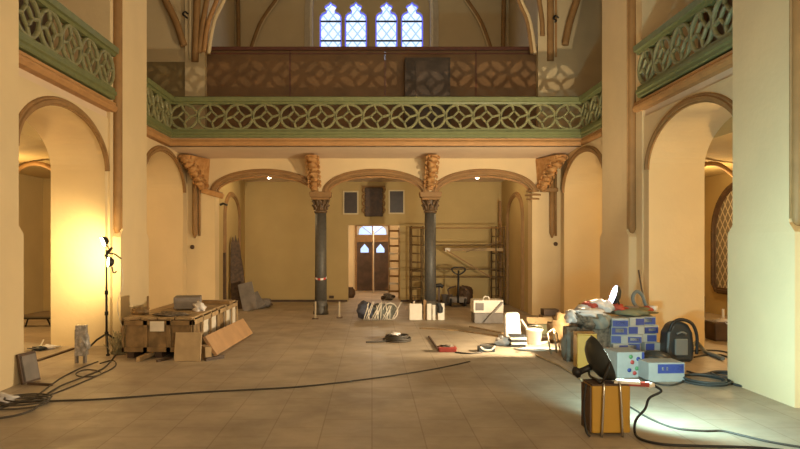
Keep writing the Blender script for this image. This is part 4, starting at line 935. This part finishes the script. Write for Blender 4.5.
# yellow cases
def yellow_case(p, d, rz, lab, legs=True):
    t = thing('yellow_case', p, lab, 'case', 'yellow cases'); rot = rotZ(rz); p = Vector(p)
    MB().box(p+Vector((0, 0, .03+d[2]/2)), d, rot).build('body', 'yellow', t, bevel=.012)
    MB().box(p+Vector((0, 0, .03+d[2]+.007)), (d[0]*1.0, d[1]*1.0, .012), rot).build('lid', 'dwood' if legs else 'yellow', t)
    if legs:
        for s in (-1, 1):
            a = p+rot @ Vector((s*d[0]*.27, -d[1]/2-.02, 0)); b = p+rot @ Vector((s*d[0]*.21, -d[1]/2-.02, d[2]+.02))
            mb = MB(); mb.tube(smooth_path([a, b, b+rot @ Vector((0, .06, .02))], 4), .011, 8); mb.build('leg', 'chrome', t)
            a = p+rot @ Vector((s*d[0]*.27, d[1]/2+.02, 0)); b = p+rot @ Vector((s*d[0]*.21, d[1]/2+.02, d[2]+.02)); MB().tube([a, b], .011, 8).build('leg', 'chrome', t)
        MB().box(p+rot @ Vector((-d[0]/2-.008, 0, .03+d[2]/2)), (.015, d[1]*.9, d[2]*.95), rot).build('side_panel', 'dwood', t)
Y = 6.3; c = Vector((wx(607.5, Y), Y+.04, 0))
yellow_case(c, (.345, .26, .42), .03, 'yellow case on thin metal legs carrying the dark floodlight in front')
c = fl(585, 372); yellow_case((c.x+.06, c.y+.2, 0), (.26, .3, .46), -.1, 'plain yellow case standing behind the dark floodlight', False)
p = Vector((wx(625, Y), Y-.02, .466)); 
t = thing('power_strip', p, 'white power strip with red end on the front yellow case', 'power strip')
MB().box(p+Vector((-.0, -.02, .012)), (.22, .12, .02), rotZ(-.25)).build('sheet', 'white', t); MB().box(p+Vector((.09, -.07, .0)), (.17, .05, .035), rotZ(-.25)).build('red_end', 'red', t)
MB().lump(p+Vector((.18, -.08, -.005)), (.1, .06, .06), 3, .2, 2, False).build('plug', 'white', t)
mb = MB(); q = p+Vector((.22, -.09, -.01))
mb.tube(smooth_path([q, q+Vector((.06, 0, -.05)), W(649.5, 398, 6.2), W(645, 409, 6.2), W(636, 420, 6.1), fl(635, 433, .015), fl(643, 440, .015), fl(665, 444.5, .015), fl(700, 446, .015), fl(760, 448, .015), fl(812, 454, .015)], 8), .0115, 8)
simple('power_cable', mb, 'black', 'black cable hanging from the power strip and running right along the picture bottom', 'cable')
cable('floor_cable', [(620, 402), (632, 409), (645, 417), (662, 425), (680, 430), (705, 432), (722, 432), (740, 436), (770, 443), (806, 449)], .010, 'cable', 'wavy black cable across the pale patch of floor at lower right')
p = W(577, 372, 6.4); mb = MB(); mb.tube([p+Vector((.02, 0, .0)), p+Vector((.16, 0, .06))], .03, 8); mb.lump(p, (.1, .08, .09), 6, .3, 2, False); mb.tube([p+Vector((.16, 0, .06)), p+Vector((.2, 0, .01))], .02, 8)
simple('lamp_clamp', mb, 'black', 'black clamp handle at the left side of the front floodlight', 'clamp')
p = W(586, 384, 6.15); mb = MB(); mb.tube(smooth_path([p, p+Vector((-.02, 0, -.2)), p+Vector((.0, 0, -.4)), Vector((p.x+.03, p.y-.02, .02))], 5), .011, 6)
simple('hanging_cord', mb, 'black', 'dark cord hanging down the left edge of the front yellow case', 'cord')
# cable coils at right
for i, (u, v, rx, ry, n, lab) in enumerate(((705, 382, .27, .34, 3, 'coil of grey cable before the right pier, the left one'), (728, 378, .22, .3, 3, 'coil of grey cable before the right pier, the right one'))):
    mb = MB(); c = fl(u, v)
    for k in range(n):
        cc = c+Vector((.03*math.sin(k*2.3+i), .05*math.cos(k*1.7), .014+.02*k)); mb.tube([cc+Vector(((rx-.02*k)*math.cos(a), (ry-.03*k)*math.sin(a), 0)) for a in [2*PI*q/36 for q in range(36)]], .014, 6, True)
    simple('cable_coil', mb, 'cableg', lab, 'cable coil')
cable('floor_cable', [(733, 374), (752, 378), (775, 386), (806, 397)], .014, 'cableg', 'grey cable running along the foot of the right pier')
cable('floor_cable', [(722, 382), (745, 388), (770, 393), (806, 398)], .014, 'cableg', 'grey cable running off the right coil to the picture edge')
cable('floor_cable', [(687, 372), (699, 375), (712, 374), (735, 376), (760, 384), (790, 394)], .012, 'cableg', 'grey cable looping between the printed carton and the coils')
cable('floor_cable', [(612, 352), (625, 366), (641, 379), (655, 384), (672, 386), (690, 380)], .012, 'cable', 'dark cable passing in front of the low printed carton')
cable('floor_cable', [(536, 356), (560, 367), (582, 381)], .013, 'wood2', 'pale cord lying on the floor left of the yellow cases')
# right aisle
c = fl(726, 341); t = thing('open_basket', c, 'dark open basket on the floor of the right aisle', 'basket')
MB().box(c+Vector((0, .15, .17)), (.42, .4, .34), None, 1.1).build('basket', 'dwood', t, bevel=.02); MB().lump(c+Vector((0, .1, .3)), (.3, .3, .14), 5, .4).build('contents', 'rag', t)
mb = MB(); mb.tube([c+Vector((.05, .2, .3)), c+Vector((.05, .2, .55))], .025, 6); mb.build('bottle_neck', 'white', t)
simple('small_post', MB().bb(wx(700, 16.5), wx(703, 16.5), 16.4, 16.5, 0, .5), 'dwood', 'short dark post at the corner of the right aisle', 'post')
# aisle window
yc, hw = 15.9, 1.35; sgx = 8.5
P = [(yc-hw, .75), (yc-hw+.15, .6), (yc+hw-.15, .6), (yc+hw, .75), (yc+hw, 2.0)]+[(yc+hw*math.cos(PI*k/20), 2.0+1.15*math.sin(PI*k/20)) for k in range(1, 20)]+[(yc-hw, 2.0)]
fr = MB(); moulding(fr, P+P[:1], .16, .14, lambda a, z, d: Vector((sgx-d+.002, a, z))); w = struct(fr.build('window_5', 'dwood'))
n = len(P); g = MB(); g.faces([(sgx-.05, a, z) for a, z in P]+[(sgx-.005, a, z) for a, z in P], [tuple(range(n)), tuple(range(2*n-1, n-1, -1))]+[(k, (k+1) % n, n+(k+1) % n, n+k) for k in range(n)])
g.build('pane', 'leaded2', w)

# ================================================================= world, camera
wd = bpy.data.worlds.new('World'); bpy.context.scene.world = wd; wd.use_nodes = True
wd.node_tree.nodes['Background'].inputs[0].default_value = (.9, .8, .6, 1); wd.node_tree.nodes['Background'].inputs[1].default_value = .35
cam = bpy.data.cameras.new('Camera'); co = bpy.data.objects.new('Camera', cam); col.objects.link(co)
cam.sensor_width = 36; cam.sensor_fit = 'HORIZONTAL'; cam.lens = S/800*36
cam.shift_x = (400-PX)/800; cam.shift_y = (PY-224.5)/800
co.location = (0, 0, H); co.rotation_euler = (PI/2, 0, 0); cam.clip_end = 100
sc = bpy.context.scene; sc.camera = co
sc.view_settings.view_transform = 'Standard'; sc.view_settings.look = 'None'; sc.view_settings.exposure = .35; sc.view_settings.gamma = 1
